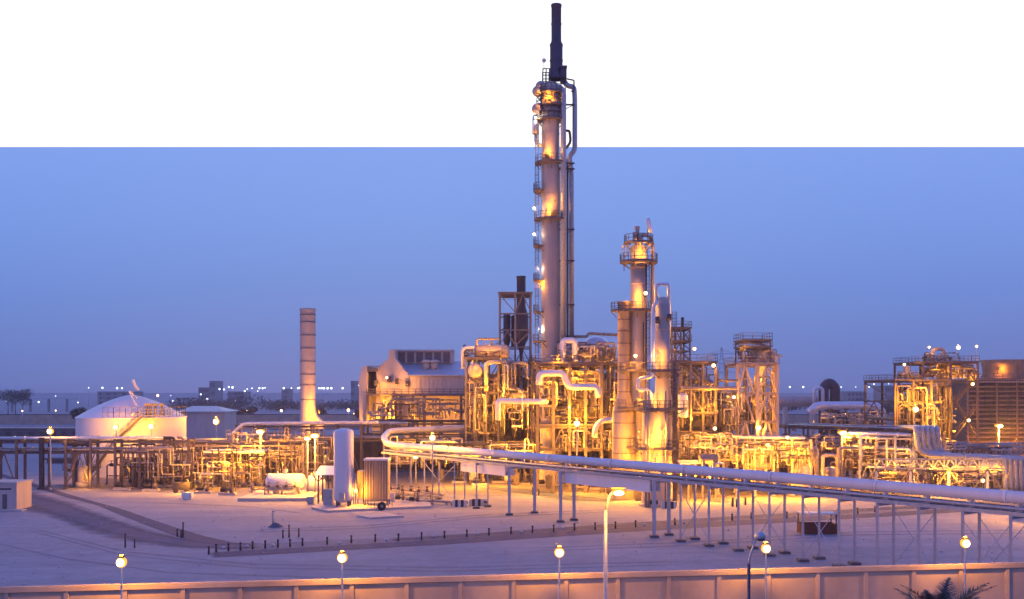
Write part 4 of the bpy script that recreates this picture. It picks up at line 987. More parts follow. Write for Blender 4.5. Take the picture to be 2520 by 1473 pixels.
# the white vessel
D = 131.6; s = D/FOC; r = 24.2*s; x = X(845.5, D)
wv = thing('white_vessel', (x, D, 0), 'tall white upright vessel with rounded top at the front, warm-lit down its right side', 'vessel')
k = MB(); k.lathe((x, D, 0), [(.05, .7), (r*.6, .74), (r*.9, .95), (r, 1.25), (r, 3.6), (r, 6.2), (r, Z(1061, D))] + dome(r, Z(1061, D), .5)[1:], 40); build('shell', k, 'tank', wv)
for a in (45, 135, 225, 315):
    k = MB(); p = (x+r*.8*math.cos(R(a)), D+r*.8*math.sin(R(a))); k.hbeam((*p, .25), (*p, 1.3), .28); build('leg', k, 'steel', wv)
k = MB(); k.tube([(x+r+.08, D-.4, .4), (x+r+.08, D-.4, 5.2)], .07, .2, 8); k.tube([(x+r+.3, D-.2, .4), (x+r+.3, D-.2, 4.4), (x+r-.1, D-.2, 4.4)], .07, .2, 8); build('side_pipe', k, 'galv', wv)
k = MB(); k.box((x-.35, D-r-.3, 1.2), (x+.35, D-r-.02, 2.0)); build('control_box', k, 'galv', wv)
# finned cooler
D = 132.0; x0, x1 = X(896, D), X(954, D); xm = X(911, D)
fc = thing('finned_cooler', ((x0+x1)/2, D, 0), 'tall finned vaporiser block right of the white vessel', 'cooler')
z0, z1 = Z(1229, D), Z(1131, D)
k = MB(); k.box((x0, D+.35, z0), (x1, D+2.6, z1)); build('core', k, 'brick', fc)
for i in range(15):
    xx = x0+.06+(x1-x0-.12)*i/14; k = MB(); w = .13 if i % 2 else .09
    k.box((xx-w/2, D-.05, z0), (xx+w/2, D+.35, z1)); k.cyl((xx, D+.2, z0-.1), (xx, D+.2, z1+.1), .05, n=6); build('fin', k, 'brick', fc)
k = MB(); k.box((x0-.08, D-.12, z1+.003), (x1+.08, D+2.7, z1+.22)); build('top_frame', k, 'white', fc)
for px in (x0+.1, x1-.1):
    for y in (D+.1, D+2.5):
        k = MB(); k.bar((px, y, .25), (px, y, z0), .16); build('leg', k, 'steel', fc)
k = MB(); k.box((x0, D-.14, z0-.12), (x1, D+2.7, z0-.003)); build('bottom_frame', k, 'steel', fc)
fb = thing('finned_cooler', (X(887, 133.5), 133.5, 0), 'narrow finned vaporiser glowing yellow between white vessel and big finned block', 'cooler')
k = MB(); k.box((X(879, 133.5), 133.5, 1.0), (X(894, 133.5), 135.4, 4.6)); build('core', k, 'cream', fb)
for i in range(5):
    xx = X(880+i*3.2, 133.4); k = MB(); k.box((xx-.03, 133.2, 1.0), (xx+.03, 133.5, 4.6)); build('fin', k, 'cream', fb)
for px in (880, 893):
    k = MB(); k.bar((X(px, 134), 134.2, .25), (X(px, 134), 134.2, 1.0), .14); build('leg', k, 'steel', fb)
def slab(name, poly, h, m, label):
    P = [G(*p) for p in poly]; k = MB(); n = len(P)
    k.add([(p.x, p.y, 0) for p in P] + [(p.x, p.y, h) for p in P], [tuple(range(n, 2*n)), tuple(range(n-1, -1, -1))] + [(i, (i+1) % n, n+(i+1) % n, n+i) for i in range(n)]); return tag(build(name, k, m), label, 'slab')
slab('plant_slab', [(766, 1250), (806, 1259), (1062, 1247), (1052, 1232), (800, 1233)], .25, 'conc', 'concrete slab carrying the white vessel and the finned blocks')
slab('cover_slab', [(878, 1268), (911, 1275), (994, 1270), (952, 1264)], .18, 'conc', 'small bare concrete slab lying in front of the finned blocks')
k = MB(); c = (X(939, 128.5), 128.5, .55); k.lathe(c, [(.22, -.14), (.5, -.14), (.55, -.08), (.55, .08), (.5, .14), (.22, .14)], 22, axis=(0, 1, 0)); k.lathe(c, [(.01, -.05), (.24, -.05), (.24, .05), (.01, .05)], 14, mi=1, axis=(0, 1, 0)); tag(build('wheel', k, ['rubber', 'galv']), 'single dark wheel standing below the finned block', 'wheel')
k = MB()
for t in range(9): k.box((X(895, 130)+t*.45, 129.9, .25), (X(895, 130)+t*.45+.06, 129.96, 1.25))
k.bar((X(895, 130), 129.9, 1.2), (X(895, 130)+3.7, 129.9, 1.2), .07); k.bar((X(895, 130), 129.9, .7), (X(895, 130)+3.7, 129.9, .7), .05); tag(build('guard_rail', k, 'pipe'), 'low guard rail before the finned block', 'railing')
for i, (a, b) in enumerate((((975, 1212), (1085, 1228)), ((985, 1207), (1092, 1222)), ((965, 1222), (1060, 1236)), ((1000, 1232), (1110, 1240)))):
    p, q = G(*a, .35), G(*b, .35); k = MB(); k.tube([p, q], .16, .2, 8)
    for t in (.1, .5, .9): c = p.lerp(q, t); k.box((c.x-.15, c.y-.3, 0), (c.x+.15, c.y+.3, .25))
    tag(build('ground_pipe', k, 'cream'), f'low pipe on sleepers right of the finned block, {ORD[i]} from the back', 'pipe', 'low pipes right of the finned block')
fill('valve', [(970, 1222), (1000, 1226), (1040, 1228)], 'right of the finned block', .9, group='manifolds right of the finned block', h=1.3, w=2.2)
fill('pump', [(985, 1232), (1020, 1236)], 'at the right end of the vessel slab', .8, .0, group='pumps right of the finned block')
cabinet(*G(963, 1236).xy, 'pale instrument cabinet at the right foot of the finned block', .9, 1.3, .6, m='white')
tangle(908, 1152, 978, 1034, 209, 213.5, 7, 'before the compressor house', 39, rr=(.14, .34))
# striped barriers
def barrier(px, py, i, where):
    q = G(px, py); root = thing('striped_barrier', q, f'short black-and-white striped barrier block {where}, {ORD[i]} from the left', 'barrier', 'striped barrier blocks '+where)
    k = MB(); L = 1.9
    for t in range(5): k.box((q.x+t*L/5+(.001 if t % 2 else 0), q.y+(.01 if t % 2 else 0), 0), (q.x+(t+1)*L/5-(.001 if t % 2 else 0), q.y+.6-(.01 if t % 2 else 0), .9-(.01 if t % 2 else 0)), t % 2)
    build('block', k, ['stone', 'black'], root)
for i, (px, py) in enumerate(((1112, 1245), (1154, 1243))): barrier(px, py, i, 'at the left bridge posts')
for i, (px, py) in enumerate(((1590, 1246), (1628, 1249))): barrier(px, py, i, 'under the broad pale vessel')
q = G(1195, 1240)
for i, px in enumerate((1188, 1195)):
    q = G(px, 1241); k = MB(); k.cyl((q.x, q.y, 0), (q.x, q.y, .85), .2, n=12); k.cyl((q.x, q.y, .35), (q.x, q.y, .55), .21, n=12, mi=1); tag(build('bollard', k, ['stone', 'black']), f'stubby banded bollard right of the striped barriers, {ORD[i]} of two', 'bollard', 'banded bollards by the left barriers')

# ================================================================== centre: exchanger frames and the decked structure
frame('steel_structure', 'crowded exchanger structure left of the lattice tower', 'steel structure', 1146, 1226, 170, 181, (1060, 1012, 965, 930, 880), 3, 1, 'steel', .3, .28, decks=(2, 4), rails=(2, 4))
frame('steel_structure', 'narrow structure bay between lattice tower and tallest tower', 'steel structure', 1308, 1334, 168, 180, (1070, 1010, 960, 890), 1, 1, 'steel', .3, .28, decks=(1, 3), rails=(1, 3), braces='all')
frame('steel_structure', 'decked steel structure wrapped round the foot of the tallest tower', 'steel structure', 1322, 1480, 152, 174, (1100, 1045, 892), 4, 1, 'steel', .42, .42, decks=(1, 2), rails=(1, 2), topcol=0)
frame('steel_structure', 'low dark structure behind the brown banded heater', 'steel structure', 1482, 1520, 160, 176, (1090, 1040, 960, 895), 2, 1, 'steel', .3, .3, decks=(1, 3), rails=(3,))
saddle_drum(1165, 1254, 863, 174, 1.25, 'long lit exchanger drum high on the crowded structure', 'cream', z=Z(864, 174))
saddle_drum(1152, 1184, 910, 169, 1.25, 'round drum end glowing orange on the crowded structure', 'cream', axis='y', z=Z(910, 169), depth=9)
exchanger(X(1200, 174), 174, Z(965, 172)+.1, 5.0, .62, 'stacked exchangers in the middle of the crowded structure', 'cream')
exchanger(X(1268, 172), 172, Z(1010, 176)+.1, 4.6, .6, 'stacked exchangers at the foot of the lattice tower', 'cream')
exchanger(X(1268, 174), 175, Z(930, 176)+.1, 4.4, .55, 'stacked exchangers halfway up the lattice tower', 'cream')
exchanger(X(1190, 172), 172, Z(1060, 172)+.1, 5, .6, 'lowest stacked exchangers of the crowded structure', 'cream')
pipe([W(1138, 905, 172), W(1138, 857, 172), W(1146, 853, 172), W(1166, 853, 172)], .28, 'white curved pipe at the top left of the crowded structure', 'white')
pipe([W(1172, 850, 173), W(1172, 832, 173), W(1218, 832, 173), W(1228, 832, 173)], .2, 'brown pipe bridging above the lit exchanger drum', 'brick')
pipe([W(1196, 960, 168.5), W(1196, 892, 168.5), W(1214, 888, 168.5), W(1232, 888, 168.5)], .38, 'lit elbow pipe standing on the crowded structure', 'cream')
tangle(1146, 1232, 925, 1085, 168.6, 180, 22, 'inside the crowded structure', 31, rr=(.1, .3))
tangle(1232, 1330, 885, 1085, 168.6, 183, 24, 'inside the lattice tower', 32, rr=(.1, .3))
tangle(1140, 1235, 842, 880, 172, 180, 8, 'on top of the crowded structure', 37, rr=(.08, .2))
# top deck gear beside the main tower
zd = Z(892, 152)+.1
pipe([W(1384, 888, 155), W(1384, 846, 155), W(1388, 836, 155), W(1411, 836, 155), W(1415, 846, 155), W(1415, 888, 155)], .52, 'white inverted-U pipe on the deck beside the tallest tower', 'white', bend=2.0)
small_tank(X(1399, 158), 158, 'squat tank beneath the white inverted-U pipe', .75, 1.6, zd, 'cream')
saddle_drum(1424, 1470, 866, 159, .95, 'beige drum on the upper deck right of the white inverted-U pipe', 'cream', z=zd+1.6)
saddle_drum(1470, 1506, 872, 163, .85, 'smaller silver drum at the right end of the upper deck', 'clad', z=zd+1.4)
pipe([W(1390, 826, 164), W(1444, 826, 164), W(1448, 818, 164), W(1520, 822, 164)], .24, 'long brown pipe running high from the tallest tower to the banded heater', 'brick')
valve_set(X(1440, 156), 156, 'valve manifold between the two drums on the upper deck', zd, 1.2, h=2.2, w=2.6)
tangle(1372, 1512, 838, 890, 154, 164, 18, 'on the upper deck by the tallest tower', 33, rr=(.08, .24))
root = thing('fin_fan', (X(1466, 166), 166, zd), 'hooded fan cooler on the upper deck against the sky', 'fan cooler')
k = MB(); k.lathe((X(1466, 166), 166, Z(846, 166)), [(2.0, 0), (2.0, .5), (1.2, 1.1), (.1, 1.4)], 20); build('hood', k, 'clad', root)
for dx in (-1.4, 1.4):
    k = MB(); k.bar((X(1466, 166)+dx, 166, zd), (X(1466, 166)+dx, 166, Z(846, 166)), .16); build('leg', k, 'steel', root)
# inside the decked structure
saddle_drum(1384, 1476, 979, 160, 1.35, 'big brown horizontal drum inside the decked structure', 'brick', z=Z(979, 160))
exchanger(X(1432, 162), 162, Z(1045, 152)+.1, 6.5, .75, 'stacked exchangers under the big brown drum', 'brick')
saddle_drum(1395, 1480, 925, 164, .8, 'slender orange-lit drum high inside the decked structure', 'cream', z=Z(925, 164))
for i, (a, z) in enumerate(((915, .28), (930, .2), (941, .3))):
    pipe([W(1376, a, 156+i), W(1474, a, 156+i), W(1474, a+18, 156+i)], z, f'{["uppermost","middle","lowest"][i]} of three orange-lit pipes under the upper deck', 'cream', group='pipes under the upper deck')
pipe([W(1326, 945, 149.5), W(1326, 916, 149.5), W(1386, 916, 149.5), W(1393, 938, 149.5), W(1402, 950, 149.5), W(1470, 950, 149.5), W(1474, 975, 149.5)], .5, 'bold white pipe stepping down across the decked structure', 'white', bend=1.2)
pipe([W(1225, 1032, 150), W(1225, 987, 150), W(1230, 984, 150), W(1340, 986, 150), W(1344, 986, 153)], .42, 'bold white pipe with a square corner before the lattice tower', 'white', bend=.8)
pipe([W(1462, 1075, 149), W(1464, 1050, 149), W(1478, 1033, 149), W(1506, 1031, 149)], .42, 'white pipe curving over into the banded heater', 'clad', bend=2)
tangle(1328, 1480, 900, 1040, 153, 172, 30, 'within the decked structure', 34, rr=(.09, .28))
tangle(1376, 1512, 1050, 1110, 150, 166, 22, 'below the decked structure', 35, rr=(.08, .22))
tangle(1484, 1520, 880, 1090, 158, 172, 12, 'squeezed behind the banded heater', 36, rr=(.1, .25))
tangle(960, 1330, 1070, 1150, 160, 185, 34, 'behind the left bend of the white pipe', 38, rr=(.09, .24))
# large dark blocks added as backdrop so the gaps between frames read dark
for i, (a, b, t, D, lab) in enumerate(((1150, 1232, 960, 186, 'dark backdrop block added behind the crowded structure'), (1345, 1500, 925, 177, 'dark backdrop block added behind the decked structure'),
        (1660, 1800, 975, 176, 'dark backdrop block added right of the white columns'), (1500, 1600, 1050, 158, 'dark backdrop block added behind the banded heater'), (2020, 2200, 1075, 196, 'dark backdrop block added behind the right-hand racks'), (650, 930, 1078, 186, 'long dark backdrop block added behind the chimney rack'), (470, 648, 1085, 178, 'dark backdrop block added behind the arch-topped tanks'), (1240, 1336, 985, 188, 'dark backdrop block added behind the lattice tower foot'), (950, 1140, 1085, 196, 'long dark backdrop block added inside the bend of the white pipe'), (1800, 2010, 1105, 176, 'dark backdrop block added behind the yellow-lit rack'), (2205, 2345, 1085, 208, 'dark backdrop block added behind the tall structure'))):
    building(a, b, t, D, 6, lab, 'shade', 'dark_backdrop', 'steel', 'building', 4, 2)
fill('pump', [(1130, 1186), (1180, 1192), (1228, 1186), (1285, 1190), (1340, 1196), (1385, 1192), (1428, 1198), (1470, 1202), (1515, 1204), (1560, 1222)], 'beyond the road under the white pipe', 1.1, group='pumps beyond the white pipe')
fill('valve', [(1105, 1176), (1155, 1182), (1205, 1178), (1258, 1180), (1312, 1186), (1365, 1184), (1410, 1186), (1450, 1190), (1495, 1194), (1540, 1200)], 'under the decked structure', 1.3, group='manifolds under the decked structure', h=3.0, w=3.0)
fill('tank', [(1165, 1188), (1252, 1190), (1400, 1192), (1532, 1226)], 'at ground level beyond the white pipe', group='small tanks beyond the white pipe', r=.8, h=2.4)
fill('cabinet', [(1085, 1182), (1270, 1192), (1350, 1200), (1500, 1212), (1570, 1230)], 'at ground level beyond the white pipe', group='cabinets beyond the white pipe')

# ================================================================== right of the white columns
frame('steel_structure', 'stair structure with top railing right of the white columns', 'steel structure', 1668, 1760, 150, 166, (1100, 1060, 1015, 953, 890), 3, 1, 'steel', .34, .3, decks=(1, 2, 4), rails=(2, 4))
f6 = frame('steel_tower', 'slim dark stair tower rising behind the third white column', 'steel tower', 1652, 1697, 168, 174, (960, 920, 885, 860, 838, 806), 2, 1, 'steel', .26, .22, decks=(2, 4, 5), rails=(4, 5), braces='all')
k = MB(); k.cyl(W(1679, 806, 171), W(1679, 782, 171), .25, n=8); k.ball(W(1679, 782, 171), .3, 8, 5); tag(build('vent_pipe', k, 'dark'), 'dark vent pipe on top of the slim dark stair tower', 'pipe')
for i, (a, b) in enumerate((((1670, 890), (1735, 945)), ((1682, 888), (1746, 945)))):
    st = thing('steel_stair', W(a[0], a[1], 151+i), f'slanting steel stair on the stair structure, {["left","right"][i]} of two', 'stairs', 'slanting stairs right of the white columns')
    stair(st, W(b[0], b[1], 150.5+i), W(a[0], a[1], 150.5+i), 1.0, 'steel')
pipe([W(1675, 953, 149), W(1812, 953, 149)], .3, 'beige pipe linking the stair structure and the open frame tower', 'pipe')
pipe([W(1762, 934, 151), W(1815, 934, 151)], .18, 'thin brown pipe linking stair structure and frame tower, above the beige one', 'steel')
small_tank(X(1680, 148), 148, 'pale upright vessel half hidden in the stair structure', .75, 3.6, Z(1033, 148), 'white')
saddle_drum(1700, 1752, 990, 157, 1.0, 'brown drum inside the stair structure', 'brick', z=Z(990, 157))
saddle_drum(1762, 1812, 970, 160, 1.0, 'brown drum between stair structure and frame tower', 'brick', z=Z(975, 160))
exchanger(X(1725, 156), 156, Z(1060, 150)+.1, 5.0, .6, 'stacked exchangers low in the stair structure', 'cream')
tangle(1668, 1765, 900, 1060, 150.5, 165, 22, 'in the stair structure', 41, rr=(.08, .24))
tangle(1760, 1820, 955, 1070, 152, 165, 12, 'left of the open frame tower', 42, rr=(.08, .22))
ft = frame('steel_tower', 'open A-braced frame tower around a lit yellow column', 'steel tower', 1814, 1912, 156, 164, (1072, 1033, 963, 894), 2, 1, 'cream', .45, .34, decks=(3,), rails=(3,), braces=False)
for (a, b) in ((1814, 1853), (1863, 1912)):
    for (t, u) in ((894, 963), (963, 1033), (1033, 1110)):
        m_ = (a+b)/2; k = MB(); k.bar(W(m_, t+3, 155.9), W(a, u, 155.9), .28); build('cross_brace', k, 'cream', ft); k = MB(); k.bar(W(m_, t+3, 155.9), W(b, u, 155.9), .28); build('cross_brace', k, 'cream', ft)
cv, x = column_vessel(1869, 160, .68, [(.72, 0), (.72, Z(900, 160)), (1.0, Z(893, 160)), (1.0, Z(858, 160))] + dome(1.0, Z(858, 160), .6), 'yellow-lit column standing inside the open frame tower', 'white', 'column', 'process_column', rings=[Z(p, 160) for p in (1080, 1010, 963)])
frame('access_platform', 'railed top platform crowning the open frame tower', 'platform', 1831, 1895, 157, 163, (852, 836), 1, 1, 'steel', .2, .2, base=Z(894, 156)+.1)
pipe([W(1880, 890, 158), W(1880, 868, 158), W(1886, 861, 158), W(1900, 861, 158), W(1904, 870, 158), W(1904, 960, 158), W(1904, 1060, 158)], .32, 'pipe arching over at the top right of the frame tower', 'cream', bend=1.0)
tangle(1816, 1910, 855, 892, 157, 163, 10, 'on top of the frame tower', 43, rr=(.08, .2))
tangle(1816, 1912, 905, 1085, 157, 163, 10, 'inside the frame tower', 47, rr=(.08, .2))
rack('yellow-lit pipe rack at the foot of the frame tower', (X(1765, 150), 150), (X(1990, 148), 148), 5, 4.0, (5.5, 6.6, 8.1), 5, 'rack below the frame tower', 'cream', .3, pm=('cream', 'white', 'pipe'), seed=51, rr=(.12, .28))
tangle(1672, 1800, 1062, 1128, 143, 152, 26, 'low between the white columns and the yellow rack', 44, rr=(.08, .2))
tangle(1800, 2000, 1085, 1150, 143, 152, 26, 'low under the yellow rack', 45, rr=(.07, .2))
cn = thing('canopy', (X(1700, 140), 140, 0), 'flat yellow-lit canopy roof right of the broad pale vessel, behind the white pipe', 'canopy')
k = MB(); k.box((X(1668, 140), 138, 5.2), (X(1775, 140), 144, 5.35)); build('roof', k, 'white', cn)
for px in (1670, 1705, 1740, 1773):
    for y in (138.3, 143.6):
        k = MB(); k.hbeam((X(px, 140), y, 0), (X(px, 140), y, 5.19), .22); build('post', k, 'cream', cn)
saddle_drum(1718, 1768, 1134, 138, .6, 'brown drum lying above the yellow-lit canopy', 'brick', z=5.95)
root = small_tank(X(1971, 150), 150, 'fat round tank glowing yellow right of the yellow rack', 1.6, 4.7, 0, 'white')
small_tank(X(2043, 150), 150, 'smaller domed tank right of the fat yellow tank', 1.05, 3.4, 0, 'cream')
saddle_drum(1826, 1900, 1140, 148, .9, 'long drum under the yellow rack', 'cream', z=Z(1140, 148))
pipe([W(1932, 1099, 147), W(2003, 1099, 147), W(2008, 1104, 147), W(2008, 1160, 147), W(2008, 1200, 147)], .3, 'yellow-lit pipe dropping down right of the fat yellow tank', 'cream')
pipe([W(2024, 1180, 146), W(2024, 1122, 146), W(2030, 1118, 146), W(2060, 1117, 146), W(2062, 1170, 146)], .28, 'cream loop pipe left of the dark equipment', 'cream')
pipe([W(2062, 1185, 145), W(2062, 1105, 145), W(2068, 1100, 145), W(2110, 1100, 145)], .24, 'brown elbow pipe under the big floodlight', 'pipe')
pipe([W(2117, 1155, 145), W(2117, 1075, 145), W(2122, 1070, 145), W(2136, 1070, 145)], .22, 'pale elbow pipe between two blue-grey posts', 'clad')
rack('long dark-bottomed rack crossing behind the big floodlight', (X(1915, 196), 196), (X(2262, 172), 172), 7, 4.2, (6.4, 8.6), 6, 'right back rack', 'steel', .32, seed=61, pm=('clad', 'pipe', 'dark', 'cream'))
rack('nearer blue-grey rack left of the silver pipe bundle', (X(2085, 160), 160), (X(2262, 152), 152), 4, 4.0, (4.4, 6.2, 8.3), 5, 'blue-grey rack', 'rackm', .3, seed=62, pm=('clad', 'dark', 'pipe'), rr=(.12, .3))
tangle(1925, 2110, 1065, 1110, 160, 180, 20, 'left of the blue-grey rack', 63, rr=(.08, .22))
tangle(2080, 2260, 1075, 1160, 152, 165, 26, 'within the blue-grey rack', 64, rr=(.08, .22), m=('clad', 'dark', 'pipe', 'steel'))
for i in range(5):
    Dn = 150+i*.95; o = i*13
    pipe([W(2215, 1050+i, Dn+8), W(2250+o, 1050, Dn+3), W(2253+o, 1052, Dn), W(2258+o*1.02, 1104, Dn), W(2282+o, 1118, Dn), W(2463+o, 1126, Dn), W(2470+o, 1130, Dn), W(2472+o, 1172, Dn), W(2472+o, 1215, Dn)], .40,
         f'broad silver pipe of the stepped bundle at the right, {ORD[i]} from the front', 'galv', 'stepped silver pipe bundle', bend=.9, n=12)
# truss bridge
tb = thing('truss_bridge', (X(2360, 148), 148, 0), 'steel truss carrying the stepped silver pipes at the right', 'truss bridge')
for y in (147.6, 154.6):
    k = MB()
    for z in (Z(1150, 148), Z(1127, 148)): k.hbeam((X(2150, 148), y, z), (X(2462, 148), y, z), .24)
    n = 11
    for t in range(n):
        a, b = X(2150+312*t/n, 148), X(2150+312*(t+1)/n, 148); k.bar((a, y, Z(1150, 148)), ((a+b)/2, y, Z(1127, 148)), .16); k.bar((b, y, Z(1150, 148)), ((a+b)/2, y, Z(1127, 148)), .16); k.bar((a, y, Z(1150, 148)), (a, y, Z(1127, 148)), .12)
    build('truss', k, 'galv', tb)
for px in (2152, 2236, 2330, 2425):
    for y in (147.6, 154.6):
        k = MB(); k.hbeam((X(px, 148), y, 0), (X(px, 148), y, Z(1150, 148)-.15), .34); build('post', k, 'rackm', tb)
    k = MB(); k.bar((X(px, 148)-2.5, 147.5, 0.2), (X(px, 148), 147.5, Z(1152, 148)), .18); k.bar((X(px, 148)+2.5, 147.5, .2), (X(px, 148), 147.5, Z(1152, 148)), .18); build('cross_brace', k, 'steel', tb)
tangle(2150, 2470, 1155, 1205, 149, 160, 30, 'under the steel truss', 65, rr=(.08, .22))
tangle(2330, 2530, 1085, 1120, 156, 175, 18, 'behind the stepped bundle', 66, rr=(.08, .2))
# back right: ribbed duct, arch, long drum
k = MB(); D = 262; c = (X(1912, D), D, Z(985, D)); k.lathe(c, [(0, 0), (1.35, 0)] + [q for i in range(22) for q in ((1.35, .5*i), (1.48, .5*i+.05), (1.48, .5*i+.2), (1.35, .5*i+.25))] + [(1.35, 11.2), (0, 11.2)], 24, axis=(1, 0, 0)); 
for t in (2, 9): k.box((c[0]+t-.4, D-1, 0), (c[0]+t+.4, D+1, c[2]-1.2))
tag(build('ribbed_duct', k, 'clay'), 'thick ribbed horizontal duct glowing dull orange behind the frame tower', 'duct')
k = MB(); k.tube([W(2026, 1080, 255), W(2026, 950, 255), W(2040, 938, 255), W(2054, 950, 255), W(2055, 1080, 255)], 1.25, 3.2, 16); tag(build('arched_duct', k, 'stack'), 'dark arched duct standing against the horizon right of the frame tower', 'duct')
k = MB(); k.tube([W(2003, 1060, 248), W(2003, 952, 248), W(2024, 952, 248), W(2024, 1060, 248)], .42, 1.2, 12); tag(build('arched_pipe', k, 'clad'), 'pale beige arched pipe before the dark arched duct', 'pipe')
k = MB(); k.tube([W(1990, 1015, 236), W(2010, 996, 236), W(2155, 996, 236), W(2170, 1012, 236), W(2172, 1090, 236)], .98, 1.6, 18); tag(build('large_pipe', k, 'clad'), 'very fat beige pipe lying high behind the right racks, its end turning down', 'pipe')
for i, px in enumerate((2040, 2080, 2120)):
    k = MB(); k.hbeam((X(px, 236), 236, 0), (X(px, 236), 236, Z(1006, 236)), .4); k.box((X(px, 236)-.6, 235, Z(1006, 236)), (X(px, 236)+.6, 237, Z(1004, 236)));  tag(build('support_post', k, 'steel'), f'post under the very fat beige pipe, {ORD[i]} of three', 'post', 'posts under the very fat beige pipe')
tangle(2020, 2170, 1010, 1050, 200, 230, 12, 'under the very fat beige pipe', 67, rr=(.12, .3))
# right-hand tall structure
frame('steel_structure', 'tall open structure with many platforms left of the cooling tower', 'steel structure', 2202, 2336, 190, 206, (1078, 1030, 985, 934), 3, 1, 'steel', .36, .32, decks=(1, 3), rails=(3,))
frame('steel_structure', 'upper railed storey of the tall structure left of the cooling tower', 'steel structure', 2270, 2405, 191, 205, (934, 889), 2, 1, 'steel', .34, .32, decks=(1,), rails=(1,), braces=False)
cvx, x = column_vessel(2321, 198, .9, [(.9, 0), (.9, Z(895, 198))] + dome(.9, Z(895, 198), .6), 'yellow-lit ringed column inside the tall structure left of the cooling tower', 'cream', 'column', 'process_column', rings=[Z(898+i*7, 198) for i in range(6)])
k = MB(); k.cyl(W(2385, 935, 200), W(2385, 895, 200), .75, n=16); tag(build('dark_vessel', k, 'stack'), 'dark blue upright vessel under the upper deck of the tall structure', 'vessel')
small_tank(X(2229, 196), 196, 'slim pale vessel on the left deck of the tall structure', .5, 2.4, Z(932, 192), 'cream')
pipe([W(2294, 886, 194), W(2294, 862, 194), W(2299, 856, 194), W(2318, 856, 194), W(2324, 866, 194), W(2324, 886, 194)], .35, 'lit hooked pipe on the very top of the tall structure', 'cream', bend=1.0)
tangle(2205, 2340, 940, 1080, 189, 205, 28, 'inside the tall structure left of the cooling tower', 71, rr=(.12, .34), m=('cream', 'pipe', 'steel', 'dark'))
tangle(2272, 2400, 896, 932, 192, 204, 12, 'on the upper storey of the tall structure', 72, rr=(.1, .28))
tangle(2274, 2360, 866, 888, 192, 200, 7, 'on the roof of the tall structure', 73, rr=(.08, .2))
tangle(2207, 2262, 912, 934, 192, 200, 5, 'on the left deck of the tall structure', 74, rr=(.08, .18))
for i, (a, b) in enumerate((((2345, 1075), (2400, 1000)), ((2400, 1070), (2350, 985)), ((2340, 1000), (2395, 935)))):
    st = thing('steel_stair', W(*a, 195+i*1.3), f'zigzag steel stair beside the cooling tower, {["lowest","middle","highest"][i]} flight', 'stairs', 'zigzag stairs by the cooling tower'); stair(st, W(*a, 195+i*1.3), W(*b, 195+i*1.3), 1.2, 'steel')
# cooling tower
D = 222.0; ct = thing('cooling_tower', (X(2480, D), D, 0), 'big brown slatted cooling tower with round fan stack at the right edge', 'cooling tower')
x0, x1 = X(2379, D), X(2640, D); zt = Z(930, D)
k = MB(); k.box((x0+.5, D+.8, 0), (x1, D+16, zt-.3)); build('wall', k, 'dark', ct)  # wall coloured dark to stand for the shaded gaps between slats
nsl = 17
for i in range(nsl):
    z = 1.2 + (zt-1.8)*i/(nsl-1); k = MB()
    inset = .0 if i > 9 else 0
    k.add([(x0, D-.1, z), (x1, D-.1, z), (x1, D+.75, z+.3), (x0, D+.75, z+.3), (x0, D-.1, z-.3), (x1, D-.1, z-.3), (x1, D+.85, z+.32), (x0, D+.85, z+.32)], [(0, 1, 2, 3), (7, 6, 5, 4), (0, 4, 5, 1), (1, 5, 6, 2), (2, 6, 7, 3), (3, 7, 4, 0)]); build('louvre', k, 'wood', ct)
for px in (2379, 2403, 2450, 2500, 2550):
    k = MB(); k.bar((X(px, D)+.1, D-.2, 0), (X(px, D)+.1, D-.2, zt), .28); build('mullion', k, 'wood', ct)
k = MB(); k.box((x0-.3, D-.5, zt-.3), (x1, D+16.3, zt)); dk = build('fan_deck', k, 'wood', ct)
k = MB(); railing(k, [(x0-.2, D-.4, zt), (x1, D-.4, zt)], r=.06, step=2); build('railing', k, 'steel', dk)
fs = MB(); fx = X(2500, D)+.5; fs.lathe((fx, D+6, 0), [(5.1, zt), (4.7, zt+1.2), (4.75, zt+2.6), (5.2, Z(885, D)+.3), (5.0, Z(885, D)+.3), (4.5, zt+2)], 40); build('fan_stack', fs, 'wood', ct)
for i in range(24):
    px = 2410+i*6.2
    if px > 2530: break
    k = MB(); k.ball((X(px, D), D-.55, Z(937, D)), .17, 8, 5); build('nozzle', k, 'stone', ct)

# ================================================================== yard things on the near sand
bl = [(513.7, 1362), (531.8, 1356), (562, 1353.5), (591.7, 1352), (621.5, 1349), (652.4, 1347), (683.5, 1345), (713.6, 1343), (744, 1341), (804.7, 1338), (864.3, 1334), (923, 1331), (980, 1329), (1037, 1326), (1093.4, 1322.5),
      (1148.5, 1318.7), (1203, 1315), (1257, 1312), (1310, 1309), (1362, 1306), (1413, 1303), (1464, 1300.6), (1514, 1298), (1563.7, 1295), (1660, 1289.5), (1801, 1278), (1848, 1275), (1936, 1272), (2110, 1262), (2152, 1258)]
def bollard(px, py, h, label, group, w=.13):
    q = G(px, py); k = MB(); k.cyl((q.x, q.y, 0), (q.x, q.y, h), w*.75, w*.7, n=10, smooth=True); k.ball((q.x, q.y, h), w*.95, 8, 5)
    return tag(build('bollard', k, 'dark'), label, 'bollard', group)
for i, (px, py) in enumerate(bl): bollard(px, py, .68, f'short dark bollard beside the dark road, {ORD[i]} from the left', 'bollards along the dark road')
for i, (px, py, h) in enumerate(((308, 1345, 1.3), (331, 1346, .8), (436, 1318, .7), (446, 1321, .7), (450.5, 1320, 1.5), (696, 1322, .8), (711, 1320, 1.2), (735, 1319, .8))):
    bollard(px, py, h, f'{"tall" if h > 1 else "short"} dark marker post on open sand, {ORD[i]} from the left', 'dark marker posts on the open sand', .11)
